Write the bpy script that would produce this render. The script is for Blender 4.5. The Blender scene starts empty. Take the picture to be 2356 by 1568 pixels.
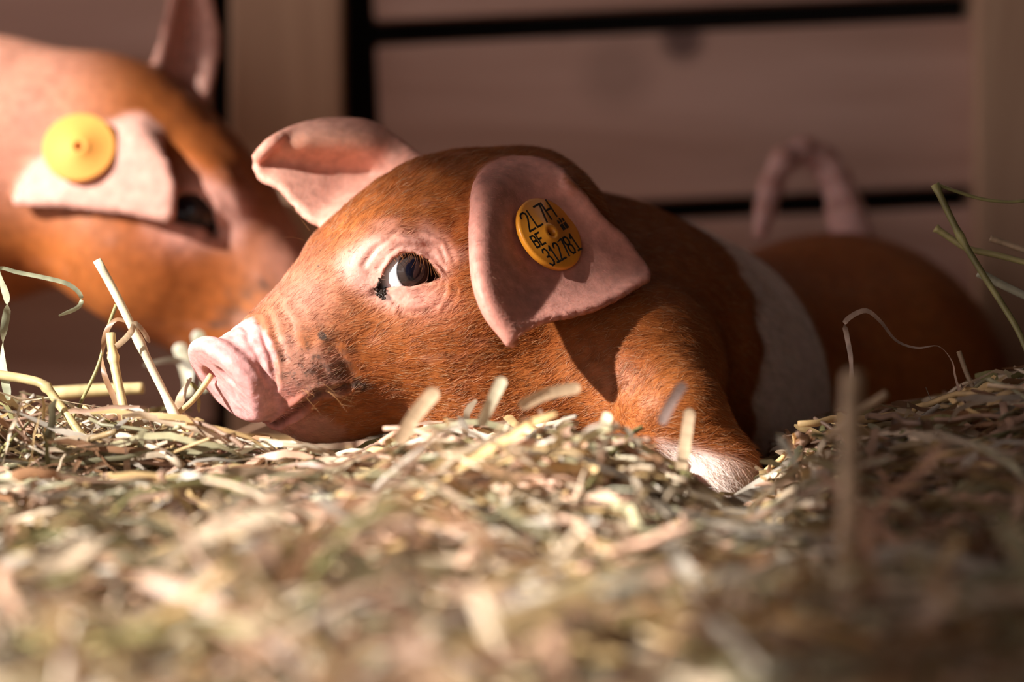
import bpy, bmesh, math, random
import numpy as np
from mathutils import Vector, Matrix, kdtree

# ------------------------------------------------------------------ camera, light, exposure
SC = bpy.context.scene
COL = SC.collection
S = 6.6            # photograph pixels per millimetre in the plane of the piglet's eye
DIST = 2000.0      # camera to that plane, mm
CX, CY = 1178.0, 784.0
AXIS_H = 240.0     # camera height above the barn floor, mm
WY = 305.0         # front of the plank wall behind that plane, mm

cam = bpy.data.cameras.new('camera')
cam.sensor_width = 36.0
cam.lens = 36.0 * DIST / (2356.0 / S)
cam.dof.use_dof = True
cam.dof.focus_distance = DIST / 1000.0
cam.dof.aperture_fstop = 4.3
cam.clip_end = 50
cam_o = bpy.data.objects.new('camera', cam)
COL.objects.link(cam_o)
cam_o.location = (0, -DIST / 1000.0, AXIS_H / 1000.0)
cam_o.rotation_euler = (math.pi / 2, 0, 0)
SC.camera = cam_o

world = bpy.data.worlds.new('barn_air')
SC.world = world
world.use_nodes = True
world.node_tree.nodes['Background'].inputs[0].default_value = (1.0, 0.87, 0.84, 1)
world.node_tree.nodes['Background'].inputs[1].default_value = 2.1

TO_SUN = Vector((-0.77, -0.48, 0.42)).normalized()
sun = bpy.data.lights.new('sun', 'SUN')
sun.energy = 12.6
sun.angle = math.radians(1.2)
sun.color = (1.0, 0.945, 0.88)
sun_o = bpy.data.objects.new('sun', sun)
COL.objects.link(sun_o)
sun_o.rotation_euler = TO_SUN.to_track_quat('Z', 'Y').to_euler()
sun_o.location = (-2, -1.5, 2)

SC.view_settings.view_transform = 'Standard'
SC.view_settings.look = 'None'
SC.view_settings.gamma = 1.0
SC.view_settings.use_curve_mapping = False
SC.view_settings.exposure = 0.0

random.seed(4)
rng = np.random.default_rng(7)

# ------------------------------------------------------------------ helpers
def P(px, py, y=0.0):
    """photograph pixel + depth behind the eye plane (mm) -> point in mm"""
    s = (DIST + y) / DIST
    return np.array([(px - CX) / S * s, y, (CY - py) / S * s])

def to_px(Q):
    s = DIST / (DIST + Q[..., 1])
    return Q[..., 0] * s * S + CX, CY - Q[..., 2] * s * S

def W(p):
    p = np.asarray(p, dtype=np.float64)
    q = p.copy(); q[..., 2] += AXIS_H
    return q / 1000.0

def tag(o, label=None, cat=None, group=None, kind=None):
    if label: o['label'] = label
    if cat: o['category'] = cat
    if group: o['group'] = group
    if kind: o['kind'] = kind
    return o

def empty(name, loc_mm):
    o = bpy.data.objects.new(name, None)
    o.empty_display_size = 0.02
    o.location = Vector(W(loc_mm))
    COL.objects.link(o)
    return o

def adopt(o, parent):
    o.parent = parent
    o.matrix_parent_inverse = Matrix.Translation(parent.location).inverted() if parent.type == 'EMPTY' else Matrix.Identity(4)
    return o

def mesh_obj(name, V, F, mat, parent=None, col=None, smooth=True, in_mm=True):
    me = bpy.data.meshes.new(name)
    V = W(V) if in_mm else np.asarray(V)
    me.from_pydata([tuple(v) for v in V], [], [tuple(int(i) for i in f) for f in F])
    me.update()
    if smooth:
        me.polygons.foreach_set('use_smooth', np.ones(len(me.polygons), dtype=bool))
    if col is not None:
        a = me.color_attributes.new('col', 'FLOAT_COLOR', 'POINT')
        c = np.ones((len(V), 4), dtype=np.float32); c[:, :3] = col
        a.data.foreach_set('color', c.ravel())
    if mat: me.materials.append(mat)
    o = bpy.data.objects.new(name, me)
    COL.objects.link(o)
    if parent is not None: adopt(o, parent)
    return o

def sstep(e0, e1, x):
    t = np.clip((x - e0) / (e1 - e0), 0, 1)
    return t * t * (3 - 2 * t)

def smin(a, b, k):
    h = np.clip(0.5 + 0.5 * (b - a) / k, 0, 1)
    return b * (1 - h) + a * h - k * h * (1 - h)

def smax(a, b, k):
    return -smin(-a, -b, k)

def rcone(Q, A, B, ra, rb):
    A = np.asarray(A, float); B = np.asarray(B, float)
    ab = B - A
    t = np.clip(((Q - A) @ ab) / (ab @ ab), 0, 1)
    d = np.sqrt((((Q - A) - t[:, None] * ab) ** 2).sum(1))
    return d - (ra + t * (rb - ra))

def poly_dist(px, py, pts):
    """distance in pixels to a polyline"""
    d = np.full(px.shape, 1e9)
    for (x0, y0), (x1, y1) in zip(pts[:-1], pts[1:]):
        dx, dy = x1 - x0, y1 - y0
        t = np.clip(((px - x0) * dx + (py - y0) * dy) / (dx * dx + dy * dy + 1e-9), 0, 1)
        d = np.minimum(d, np.hypot(px - x0 - t * dx, py - y0 - t * dy))
    return d

def blob(px, py, x, y, rx, ry, ang=0):
    c, s = math.cos(math.radians(ang)), math.sin(math.radians(ang))
    dx, dy = px - x, py - y
    u = (dx * c + dy * s) / rx; v = (-dx * s + dy * c) / ry
    return np.exp(-(u * u + v * v))

_perm = rng.random((32, 32, 32)).astype(np.float32)
def vnoise(Q, scale):
    q = np.asarray(Q) / scale
    i = np.floor(q).astype(int); f = q - i; f = f * f * (3 - 2 * f)
    r = 0
    for dx in (0, 1):
        for dy in (0, 1):
            for dz in (0, 1):
                w = (f[:, 0] if dx else 1 - f[:, 0]) * (f[:, 1] if dy else 1 - f[:, 1]) * (f[:, 2] if dz else 1 - f[:, 2])
                r = r + w * _perm[(i[:, 0] + dx) % 32, (i[:, 1] + dy) % 32, (i[:, 2] + dz) % 32]
    return r

def catmull(pts, n):
    pts = np.asarray(pts, float)
    p = np.vstack([2 * pts[0] - pts[1], pts, 2 * pts[-1] - pts[-2]])
    out = []
    m = len(pts) - 1
    for t in np.linspace(0, m, n):
        i = min(int(t), m - 1); f = t - i
        a, b, c, d = p[i], p[i + 1], p[i + 2], p[i + 3]
        out.append(0.5 * (2 * b + (c - a) * f + (2 * a - 5 * b + 4 * c - d) * f * f + (-a + 3 * b - 3 * c + d) * f ** 3))
    return np.array(out)

# ------------------------------------------------------------------ materials
def new_mat(name):
    m = bpy.data.materials.new(name); m.use_nodes = True
    nt = m.node_tree
    b = nt.nodes['Principled BSDF']
    return m, nt, b

def nd(nt, t, **kw):
    n = nt.nodes.new(t)
    for k, v in kw.items(): setattr(n, k, v)
    return n

def skin_material(name, bump=0.22, sss=0.30):
    m, nt, b = new_mat(name)
    at = nd(nt, 'ShaderNodeAttribute', attribute_name='col')
    tc = nd(nt, 'ShaderNodeTexCoord')
    n1 = nd(nt, 'ShaderNodeTexNoise'); n1.inputs['Scale'].default_value = 260; n1.inputs['Detail'].default_value = 5
    nt.links.new(tc.outputs['Object'], n1.inputs['Vector'])
    mr = nd(nt, 'ShaderNodeMapRange'); mr.inputs[1].default_value = 0.3; mr.inputs[2].default_value = 0.7
    mr.inputs[3].default_value = 0.78; mr.inputs[4].default_value = 1.15
    nt.links.new(n1.outputs['Fac'], mr.inputs[0])
    mx = nd(nt, 'ShaderNodeVectorMath', operation='SCALE')
    nt.links.new(at.outputs['Color'], mx.inputs[0]); nt.links.new(mr.outputs[0], mx.inputs['Scale'])
    nt.links.new(mx.outputs[0], b.inputs['Base Color'])
    b.inputs['Roughness'].default_value = 0.5
    b.inputs['Specular IOR Level'].default_value = 0.2
    b.inputs['Subsurface Weight'].default_value = sss
    b.inputs['Subsurface Radius'].default_value = (1.0, 0.28, 0.15)
    b.inputs['Subsurface Scale'].default_value = 0.004
    n2 = nd(nt, 'ShaderNodeTexNoise'); n2.inputs['Scale'].default_value = 900; n2.inputs['Detail'].default_value = 4
    nt.links.new(tc.outputs['Object'], n2.inputs['Vector'])
    bp = nd(nt, 'ShaderNodeBump'); bp.inputs['Strength'].default_value = bump; bp.inputs['Distance'].default_value = 0.0008
    nt.links.new(n2.outputs['Fac'], bp.inputs['Height']); nt.links.new(bp.outputs[0], b.inputs['Normal'])
    return m

def hair_material():
    m, nt, b = new_mat('piglet_hair')
    at = nd(nt, 'ShaderNodeAttribute', attribute_name='col')
    nt.links.new(at.outputs['Color'], b.inputs['Base Color'])
    b.inputs['Roughness'].default_value = 0.35
    b.inputs['Specular IOR Level'].default_value = 0.3
    return m

def hay_material(name='dry_hay'):
    m, nt, b = new_mat(name)
    at = nd(nt, 'ShaderNodeAttribute', attribute_name='col')
    tc = nd(nt, 'ShaderNodeTexCoord')
    n1 = nd(nt, 'ShaderNodeTexNoise'); n1.inputs['Scale'].default_value = 140; n1.inputs['Detail'].default_value = 4
    nt.links.new(tc.outputs['Object'], n1.inputs['Vector'])
    mr = nd(nt, 'ShaderNodeMapRange'); mr.inputs[1].default_value = 0.3; mr.inputs[2].default_value = 0.7
    mr.inputs[3].default_value = 0.7; mr.inputs[4].default_value = 1.2
    nt.links.new(n1.outputs['Fac'], mr.inputs[0])
    mx = nd(nt, 'ShaderNodeVectorMath', operation='SCALE')
    nt.links.new(at.outputs['Color'], mx.inputs[0]); nt.links.new(mr.outputs[0], mx.inputs['Scale'])
    nt.links.new(mx.outputs[0], b.inputs['Base Color'])
    b.inputs['Roughness'].default_value = 0.42
    b.inputs['Specular IOR Level'].default_value = 0.45
    tr = nd(nt, 'ShaderNodeBsdfTranslucent'); nt.links.new(mx.outputs[0], tr.inputs['Color'])
    ms = nd(nt, 'ShaderNodeMixShader'); ms.inputs[0].default_value = 0.22
    out = nt.nodes['Material Output']
    nt.links.new(b.outputs[0], ms.inputs[1]); nt.links.new(tr.outputs[0], ms.inputs[2])
    nt.links.new(ms.outputs[0], out.inputs['Surface'])
    return m

def wood_material(name, c1, c2, axis='X', knots=()):
    m, nt, b = new_mat(name)
    tc = nd(nt, 'ShaderNodeTexCoord')
    mp = nd(nt, 'ShaderNodeMapping')
    mp.inputs['Scale'].default_value = (2.2, 14, 22) if axis == 'X' else (22, 14, 2.2)
    nt.links.new(tc.outputs['Object'], mp.inputs['Vector'])
    n1 = nd(nt, 'ShaderNodeTexNoise'); n1.inputs['Scale'].default_value = 1.6; n1.inputs['Detail'].default_value = 6
    n1.inputs['Distortion'].default_value = 0.8
    nt.links.new(mp.outputs[0], n1.inputs['Vector'])
    cr = nd(nt, 'ShaderNodeValToRGB')
    cr.color_ramp.elements[0].position = 0.32; cr.color_ramp.elements[0].color = (*c1, 1)
    cr.color_ramp.elements[1].position = 0.7; cr.color_ramp.elements[1].color = (*c2, 1)
    nt.links.new(n1.outputs['Fac'], cr.inputs[0])
    last = cr.outputs[0]
    for (kx, ky, kz, kr, ks) in knots:
        sub = nd(nt, 'ShaderNodeVectorMath', operation='DISTANCE'); sub.inputs[1].default_value = (kx, ky, kz)
        nt.links.new(tc.outputs['Object'], sub.inputs[0])
        r2 = nd(nt, 'ShaderNodeMapRange'); r2.inputs[1].default_value = kr * 0.5; r2.inputs[2].default_value = kr * 1.2; r2.inputs[3].default_value = ks; r2.inputs[4].default_value = 0
        nt.links.new(sub.outputs['Value'], r2.inputs[0])
        mk = nd(nt, 'ShaderNodeMix', data_type='RGBA'); mk.inputs[7].default_value = (0.10, 0.055, 0.05, 1)
        nt.links.new(r2.outputs[0], mk.inputs[0]); nt.links.new(last, mk.inputs[6]); last = mk.outputs[2]
    nt.links.new(last, b.inputs['Base Color'])
    b.inputs['Roughness'].default_value = 0.8
    bp = nd(nt, 'ShaderNodeBump'); bp.inputs['Strength'].default_value = 0.4; bp.inputs['Distance'].default_value = 0.002
    nt.links.new(n1.outputs['Fac'], bp.inputs['Height']); nt.links.new(bp.outputs[0], b.inputs['Normal'])
    return m

def plain(name, c, rough=0.5, **kw):
    m, nt, b = new_mat(name)
    tc = nd(nt, 'ShaderNodeTexCoord')
    n1 = nd(nt, 'ShaderNodeTexNoise'); n1.inputs['Scale'].default_value = kw.get('scale', 300); n1.inputs['Detail'].default_value = 3
    nt.links.new(tc.outputs['Object'], n1.inputs['Vector'])
    cr = nd(nt, 'ShaderNodeValToRGB')
    cr.color_ramp.elements[0].position = 0.3; cr.color_ramp.elements[1].position = 0.7
    v = kw.get('var', 0.1)
    cr.color_ramp.elements[0].color = (*[x * (1 - v) for x in c], 1); cr.color_ramp.elements[1].color = (*[min(1, x * (1 + v)) for x in c], 1)
    nt.links.new(n1.outputs['Fac'], cr.inputs[0]); nt.links.new(cr.outputs[0], b.inputs['Base Color'])
    b.inputs['Roughness'].default_value = rough
    b.inputs['Subsurface Weight'].default_value = kw.get('sss', 0.0)
    b.inputs['Subsurface Scale'].default_value = 0.002
    b.inputs['Coat Weight'].default_value = kw.get('coat', 0.0)
    b.inputs['Coat Roughness'].default_value = 0.02
    return m

M_SKIN = skin_material('piglet_skin')
M_HAIR = hair_material()
M_HAY = hay_material()
M_WOOD = wood_material('weathered_plank', (0.42, 0.255, 0.20), (0.60, 0.40, 0.33))
_k = [W(P(1570, 92, 305.0)), W(P(1290, 60, 305.0)), W(P(1420, 170, 305.0))]
M_KNOT = wood_material('knotty_plank', (0.42, 0.255, 0.20), (0.60, 0.40, 0.33), knots=[(*_k[0], 0.0095, 0.85), (*_k[1], 0.006, 0.4), (*_k[2], 0.016, 0.25)])
M_POST = wood_material('weathered_post', (0.42, 0.26, 0.17), (0.62, 0.42, 0.28), axis='Z')
M_DARK = plain('gap_darkness', (0.012, 0.008, 0.006), 0.9)  # near-black colour stands for the unlit depth behind the plank gaps
M_FLOOR = plain('barn_floor', (0.10, 0.075, 0.055), 0.9, scale=20, var=0.3)
M_TAG = plain('orange_plastic', (0.88, 0.34, 0.03), 0.35, sss=0.15, var=0.03)
M_TAG2 = plain('yellow_plastic', (0.70, 0.30, 0.055), 0.75, sss=0.15, var=0.03)
M_INK = plain('black_print', (0.012, 0.012, 0.014), 0.5)

# ------------------------------------------------------------------ the setting
def box(V, F, x0, x1, y0, y1, z0, z1, rz=0.0, jit=0.0, piv=None):
    b = len(V)
    c = np.array([(x, y, z) for x in (x0, x1) for y in (y0, y1) for z in (z0, z1)], float)
    if rz:
        p = np.array(piv if piv is not None else c.mean(0))
        cs, sn = math.cos(rz), math.sin(rz)
        d = c - p
        c = np.stack([d[:, 0] * cs - d[:, 2] * sn, d[:, 1], d[:, 0] * sn + d[:, 2] * cs], 1) + p
    V.extend(c.tolist())
    for f in ((0, 1, 3, 2), (4, 6, 7, 5), (0, 4, 5, 1), (2, 3, 7, 6), (0, 2, 6, 4), (1, 5, 7, 3)):
        F.append([b + i for i in f])

def board(name, x0, x1, y0, y1, z0, z1, mat, parent, tilt=0.0, bev=2.0, piv=None):
    V, F = [], []
    box(V, F, x0, x1, y0, y1, z0, z1, tilt, piv=piv)
    o = mesh_obj(name, np.array(V), F, mat, None, smooth=False)
    bm = bmesh.new(); bm.from_mesh(o.data)
    bmesh.ops.recalc_face_normals(bm, faces=bm.faces)
    bmesh.ops.bevel(bm, geom=bm.edges[:], offset=bev / 1000, segments=2, profile=0.6, affect='EDGES')
    bm.to_mesh(o.data); bm.free()
    if parent: adopt(o, parent)
    return o

V, F = [], []; box(V, F, -1600, 785, -2925, WY + 90, -AXIS_H - 30, -AXIS_H)
floor = mesh_obj('floor', np.array(V), F, M_FLOOR, smooth=False); tag(floor, 'dark earthen barn floor beneath the hay', 'floor', kind='structure')

V, F = [], []; box(V, F, -900, 900, WY + 70, WY + 90, -AXIS_H, 700)
wall = mesh_obj('wall_back', np.array(V), F, M_DARK, smooth=False)
tag(wall, 'wooden pen wall of horizontal planks and posts behind the piglets', 'wall', kind='structure')
TILT = math.radians(2.6)
def wx(px): return P(px, 0, WY)[0]
def wz(py): return P(0, py, WY)[2]
# right-hand bay: planks between the two posts
rows = [(-400, 4), (62, 446), (494, 900), (945, 1330)]
for (t, b) in rows:
    # heights given at px 1500; boards rise slightly to the right
    z1, z0 = wz(t + 14 if t > 0 else t + 14), wz(b + 14)
    board('plank', wx(895), wx(2300), WY, WY + 24, z0, z1, M_KNOT if t == 62 else M_WOOD, wall, TILT, piv=(wx(1500), WY, 0))
for (t, b) in [(-420, 150), (175, 560), (590, 985), (1010, 1400)]:
    board('plank', wx(-900), wx(488), WY + 6, WY + 30, wz(b), wz(t), M_WOOD, wall, TILT * 0.4, piv=(wx(0), WY, 0))
board('post', wx(532), wx(788), WY - 14, WY + 40, -AXIS_H, 700, M_POST, wall)
board('post', wx(2236), wx(2500), WY - 30, WY + 40, -AXIS_H, 700, M_POST, wall)

V, F = [], []; box(V, F, 760, 785, -2900, WY + 90, -AXIS_H, 900)  # added out of view to block ambient light from the right
wr = mesh_obj('light_blocker_right', np.array(V), F, M_FLOOR, smooth=False); tag(wr, 'added unseen dark wall at the right, keeping light off the pen', 'wall', kind='structure')
V, F = [], []; box(V, F, -350, 785, -2925, -2900, -AXIS_H, 900)  # added behind the camera to block ambient light from the front
wf = mesh_obj('light_blocker_front', np.array(V), F, M_FLOOR, smooth=False); tag(wf, 'added unseen dark wall behind the camera, keeping out light from the front', 'wall', kind='structure')
V, F = [], []; box(V, F, -1600, 785, -2925, WY + 90, 900, 925)  # added overhead, out of view, to cut ambient light from above
ce = mesh_obj('light_blocker_over', np.array(V), F, M_FLOOR, smooth=False); tag(ce, 'added unseen dark cover over the pen, keeping out light from above', 'light_blocker_over', kind='structure')

# added unseen boards towards the sun, shaped to leave one sunlit patch
LH = np.array([TO_SUN.x, TO_SUN.y]); LH = LH / np.linalg.norm(LH)
EP = np.array([-LH[1], LH[0]])           # along those boards
if EP[0] < 0: EP = -EP
EL = math.asin(TO_SUN.z)
HW = 1100.0
def on_side(p, q, back=0.0):
    # p, q: where the light ray through this spot passes the piglet, seen from the sun
    z = (q + math.sin(EL) * HW) / math.cos(EL)
    xy = LH * (HW + back) + EP * p
    return (xy[0], xy[1], z)
def blocker_board(name, quad, parent):
    V = [on_side(p, q) for p, q in quad] + [on_side(p, q, 25) for p, q in quad]
    F = [(0, 1, 2, 3), (7, 6, 5, 4), (0, 4, 5, 1), (1, 5, 6, 2), (2, 6, 7, 3), (3, 7, 4, 0)]
    o = mesh_obj(name, np.array(V), F, M_WOOD, None, smooth=False)
    if parent: adopt(o, parent)
    return o
SUN_TOP = 95.0
side = blocker_board('sun_blocker_side', [(-900, SUN_TOP + 21), (1000, SUN_TOP + 21), (1000, 280), (-900, 280)], None)
tag(side, 'added unseen boards above the gap, cut to shape the patch of sun', 'wall', kind='structure')
blocker_board('sun_blocker_slope', [(-72, SUN_TOP + 3), (140, -34), (140, SUN_TOP + 3), (-40, SUN_TOP + 3)], side)  # added sloping edge, fitted to the shade wanted on neck and back
blocker_board('sun_blocker_top', [(-900, SUN_TOP), (-275, SUN_TOP), (-275, SUN_TOP + 24), (-900, SUN_TOP + 24)], side)  # added sun mask, stepped so light reaches the second piglet's upright ear
blocker_board('sun_blocker_top', [(-200, SUN_TOP), (1000, SUN_TOP), (1000, SUN_TOP + 24), (-200, SUN_TOP + 24)], side)
blocker_board('sun_blocker_slope', [(140, -34), (1000, -420), (1000, SUN_TOP + 3), (140, SUN_TOP + 3)], side)  # added to keep the sun off the hay at the right
blocker_board('sun_blocker_left', [(-900, -560), (-460, -560), (-460, SUN_TOP + 3), (-900, SUN_TOP + 3)], side)

# ------------------------------------------------------------------ canonical piglet head (local a forward, u up, l sideways)
class Frame:
    def __init__(s, C0, F, side):
        s.C0 = np.array(C0, float); F = np.array(F, float); s.F = F / np.linalg.norm(F)
        z = np.array([0, 0, 1.0]); u = z - (z @ s.F) * s.F; s.U = u / np.linalg.norm(u)
        s.L = np.cross(s.U, s.F) * side
    def loc(s, Q):
        d = Q - s.C0
        return d @ s.F, d @ s.U, d @ s.L
    def pt(s, a, u, l):
        return s.C0 + np.multiply.outer(a, s.F) + np.multiply.outer(u, s.U) + np.multiply.outer(l, s.L)

MAIN = Frame((-102.7, -2.0, -13.3), (-0.81, -0.41, -0.41), 1)
_tab = np.array([  # a, top, bottom, half width, mid height
    [4, 12, -15, 16, 0], [-8, 12.5, -16, 16, 0], [-14, 12.5, -25, 17.5, -2], [-19, 13.5, -32, 19, -3],
    [-26, 16, -37, 21.5, -4], [-38, 20, -41, 25, -6], [-56, 28.5, -44, 29, -7], [-72, 34.5, -46, 32, -7],
    [-86, 37.5, -44, 35.5, -6], [-100, 39, -45, 38, -5], [-118, 36, -45, 40, -4], [-136, 29, -44, 41, -6], [-170, 16, -40, 40, -8]])
_ax = np.linspace(-170, 4, 175)
_sm = []
for c in range(1, 5):
    v = np.interp(_ax, _tab[::-1, 0], _tab[::-1, c])
    k = np.hanning(13); k /= k.sum()
    _sm.append(np.convolve(np.pad(v, 6, mode='edge'), k, mode='valid'))

EYE_C = np.array([-70.0, 9.6, 23.6])      # eyeball centre, local
EYE_R = 9.6
UPX = [850, 868, 885, 905, 930, 955, 985, 1008, 1022, 1040]
UPY = [690, 668, 621, 593, 581, 583, 598, 623, 645, 670]
LOX = [850, 868, 888, 915, 945, 985, 1010, 1022, 1040]
LOY = [650, 672, 663, 659, 660, 652, 644, 640, 620]

def head_f(a, u, l):
    l = np.abs(l)
    ut, ub, w, uc = (np.interp(a, _ax, t) for t in _sm)
    h = np.where(u > uc, ut - uc, uc - ub)
    k = (np.abs(l / w) ** 2.2 + np.abs((u - uc) / h) ** 2.2) ** (1 / 2.2)
    f = (k - 1) * np.minimum(w, h) * 0.92
    f = smax(f, a - 0.26 * u + 6.5, 3)
    f = smax(f, -a - 150, 10)
    # jowl, brow
    e = np.sqrt(((a + 88) / 33) ** 2 + ((u + 18) / 26) ** 2 + ((l - 22) / 23) ** 2)
    f = smin(f, (e - 1) * 23, 14)
    e = np.sqrt(((a + 74) / 17) ** 2 + ((u - 19) / 9) ** 2 + ((l - 21) / 9) ** 2)
    f = smin(f, (e - 1) * 9, 7)
    # upper lip pads
    e = np.sqrt(((a + 26) / 15) ** 2 + ((u + 10) / 9) ** 2 + ((l - 15) / 8) ** 2)
    f = smin(f, (e - 1) * 8, 5)
    # lid ball
    de = np.sqrt((a - EYE_C[0]) ** 2 + (u - EYE_C[1]) ** 2 + (l - EYE_C[2]) ** 2)
    f = smin(f, de - (EYE_R + 0.95), 5)
    # snout disc, leaning so that its top reaches further forward
    a0 = a; a = a - 0.26 * u
    k2 = np.sqrt((l / 19.5) ** 2 + ((u + 2.3) / 18.0) ** 2)
    R = 3.6
    d2 = (k2 - 1) * 18.0 + R
    front = 0.6 - 1.6 * np.exp(-((l / 11) ** 2 + ((u + 1) / 10) ** 2)) * 0.8
    da = np.abs(a + 4.4) - 4.4 - (front - 0.6) * (a > -4.4) + R
    disc = np.minimum(np.maximum(d2, da), 0) + np.sqrt(np.maximum(d2, 0) ** 2 + np.maximum(da, 0) ** 2) - R
    f = smin(f, disc, 2.2)
    # nostril
    e = np.sqrt(((a - 1) / 9) ** 2 + ((u - 1.0 + 0.35 * (l - 7.0)) / 3.2) ** 2 + ((l - 7.0) / 3.2) ** 2)
    f = smax(f, -(e - 1) * 3, 2.0)
    a = a0
    # eyelid opening
    near = de < 16
    if near.any():
        Q = MAIN.pt(a[near], u[near], l[near])
        px, py = to_px(Q)
        g = np.maximum(np.interp(px, UPX, UPY) - py, py - np.interp(px, LOX, LOY)) / S
        g = np.maximum(g, np.abs(px - 942) / S - 12.4)
        f[near] = smax(f[near], -g, 0.9)
    return f

def canon_px(fr, Q):
    a, u, l = fr.loc(Q)
    R = MAIN.pt(a, u, np.abs(l))
    return to_px(R) + (a, u, l)

# relief of folds and wrinkles, painted in the head's own near-side view (mm, negative = groove)
GROOVES = [
    ([(602, 990), (640, 975), (690, 935), (730, 908), (770, 896), (795, 891)], 7, 2.4),
    ([(530, 776), (552, 815), (575, 845), (600, 880)], 6, 0.9),
    ([(560, 752), (583, 805), (598, 836), (616, 886)], 6, 1.1),
    ([(592, 742), (612, 785), (624, 835), (632, 892)], 6, 1.2),
    ([(625, 735), (642, 780), (652, 830)], 7, 0.7),
    ([(640, 700), (668, 745), (680, 790)], 8, 0.5),
    ([(838, 612), (865, 568), (915, 541), (965, 545), (1008, 572), (1028, 605)], 6, 1.5),
    ([(868, 622), (892, 588), (930, 570), (962, 569), (1000, 590), (1024, 620)], 4.5, 1.0),
    ([(880, 545), (930, 526), (985, 533), (1025, 560), (1045, 600)], 6, 0.8),
    ([(898, 678), (930, 690), (975, 682), (1008, 660)], 4, 0.7),
    ([(905, 700), (950, 722), (1000, 710), (1024, 675), (1026, 648)], 5, 1.2),
    ([(915, 715), (955, 742), (1010, 728), (1042, 690), (1046, 650)], 6, 0.8),
    ([(935, 745), (985, 757), (1030, 745)], 7, 0.5),
    ([(1012, 642), (1034, 650), (1050, 672)], 4, 0.8),
    ([(760, 800), (785, 840), (800, 880)], 12, 0.8),
    ([(700, 830), (740, 850), (760, 885)], 10, 0.6),
]
def relief(px, py, Q, a):
    h = np.zeros_like(px)
    px = px + 16 * (vnoise(Q + 5, 7.0) - 0.5) * (px > 500); py = py + 14 * (vnoise(Q + 25, 7.0) - 0.5) * (px > 500)
    for pts, wd, dp in GROOVES:
        d = poly_dist(px, py, pts)
        dp = dp * ((0.28 if pts[0][0] > 800 else 0.5) if pts is not GROOVES[0][0] else 1.0) * (0.5 + 1.0 * vnoise(Q + 31 * wd, 5.0))
        dp = dp * sstep(-7.5, -12, a)
        h -= dp * np.exp(-(d / wd) ** 2)
        h += dp * 0.45 * np.exp(-((d - 2.1 * wd) / (1.1 * wd)) ** 2)
    h += 1.2 * blob(px, py, 955, 695, 55, 22)
    h += 0.8 * blob(px, py, 940, 556, 60, 12)
    h -= 2.0 * blob(px, py, 868, 668, 14, 10)
    h -= 0.8 * blob(px, py, 790, 855, 40, 30)
    fine = np.exp(-((px - 945) / 110) ** 2 - ((py - 640) / 95) ** 2)
    h += fine * 0.5 * (vnoise(Q, 1.6) - 0.5)
    sn = sstep(640, 560, px)
    h += sn * 0.5 * (vnoise(Q * np.array([1, 1, 0.6]), 2.2) - 0.5) * sstep(505, 560, px)
    h += 0.5 * (vnoise(Q, 5.0) - 0.5) * sstep(560, 680, px)
    return h

# ------------------------------------------------------------------ ears: thick sheets given by a control grid
class Sheet:
    def __init__(s, rows, rad, nu=70, nv=70):
        """rows: list of control polylines (mm points); rad: function(u,v)->half thickness"""
        g = np.array([catmull(r, nv) for r in rows])
        g = np.array([catmull(g[:, j], nu) for j in range(nv)]).transpose(1, 0, 2)
        s.g = g
        uu, vv = np.meshgrid(np.linspace(0, 1, nu), np.linspace(0, 1, nv), indexing='ij')
        s.uv = np.stack([uu.ravel(), vv.ravel()], 1)
        s.pts = g.reshape(-1, 3); s.rad = rad(uu, vv).ravel()
        du = np.gradient(g, axis=0); dv = np.gradient(g, axis=1)
        n = np.cross(du, dv).reshape(-1, 3); s.n = n / (np.linalg.norm(n, axis=1)[:, None] + 1e-9)
        s.kd = kdtree.KDTree(len(s.pts))
        for i, p in enumerate(s.pts): s.kd.insert(p, i)
        s.kd.balance()
        s.lo = s.pts.min(0) - 12; s.hi = s.pts.max(0) + 12
    def query(s, Q):
        f = np.full(len(Q), 50.0); ix = np.zeros(len(Q), int)
        m = np.where(((Q > s.lo) & (Q < s.hi)).all(1))[0]
        find = s.kd.find
        for j in m:
            _, i, d = find(Q[j])
            f[j] = d - s.rad[i]; ix[j] = i
        # distance to the tangent plane smooths the sample spacing away
        if len(m):
            d = Q[m] - s.pts[ix[m]]
            dn = np.abs((d * s.n[ix[m]]).sum(1))
            tang = np.sqrt(np.maximum((d * d).sum(1) - dn * dn, 0))
            dd = np.where(tang < 0.9, dn, np.sqrt(dn ** 2 + (tang - 0.9 * 0) ** 2))
            f[m] = np.where(tang < 0.9, dd - s.rad[ix[m]], f[m])
        return f, ix

def R_(*t): return [P(*q) for q in t]

def near_plane(px, py, dy=0):
    return P(px, py, -27 + 0.172 * ((px - 1175) * 0.81 - (py - 785) * 0.58) + dy)

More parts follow.
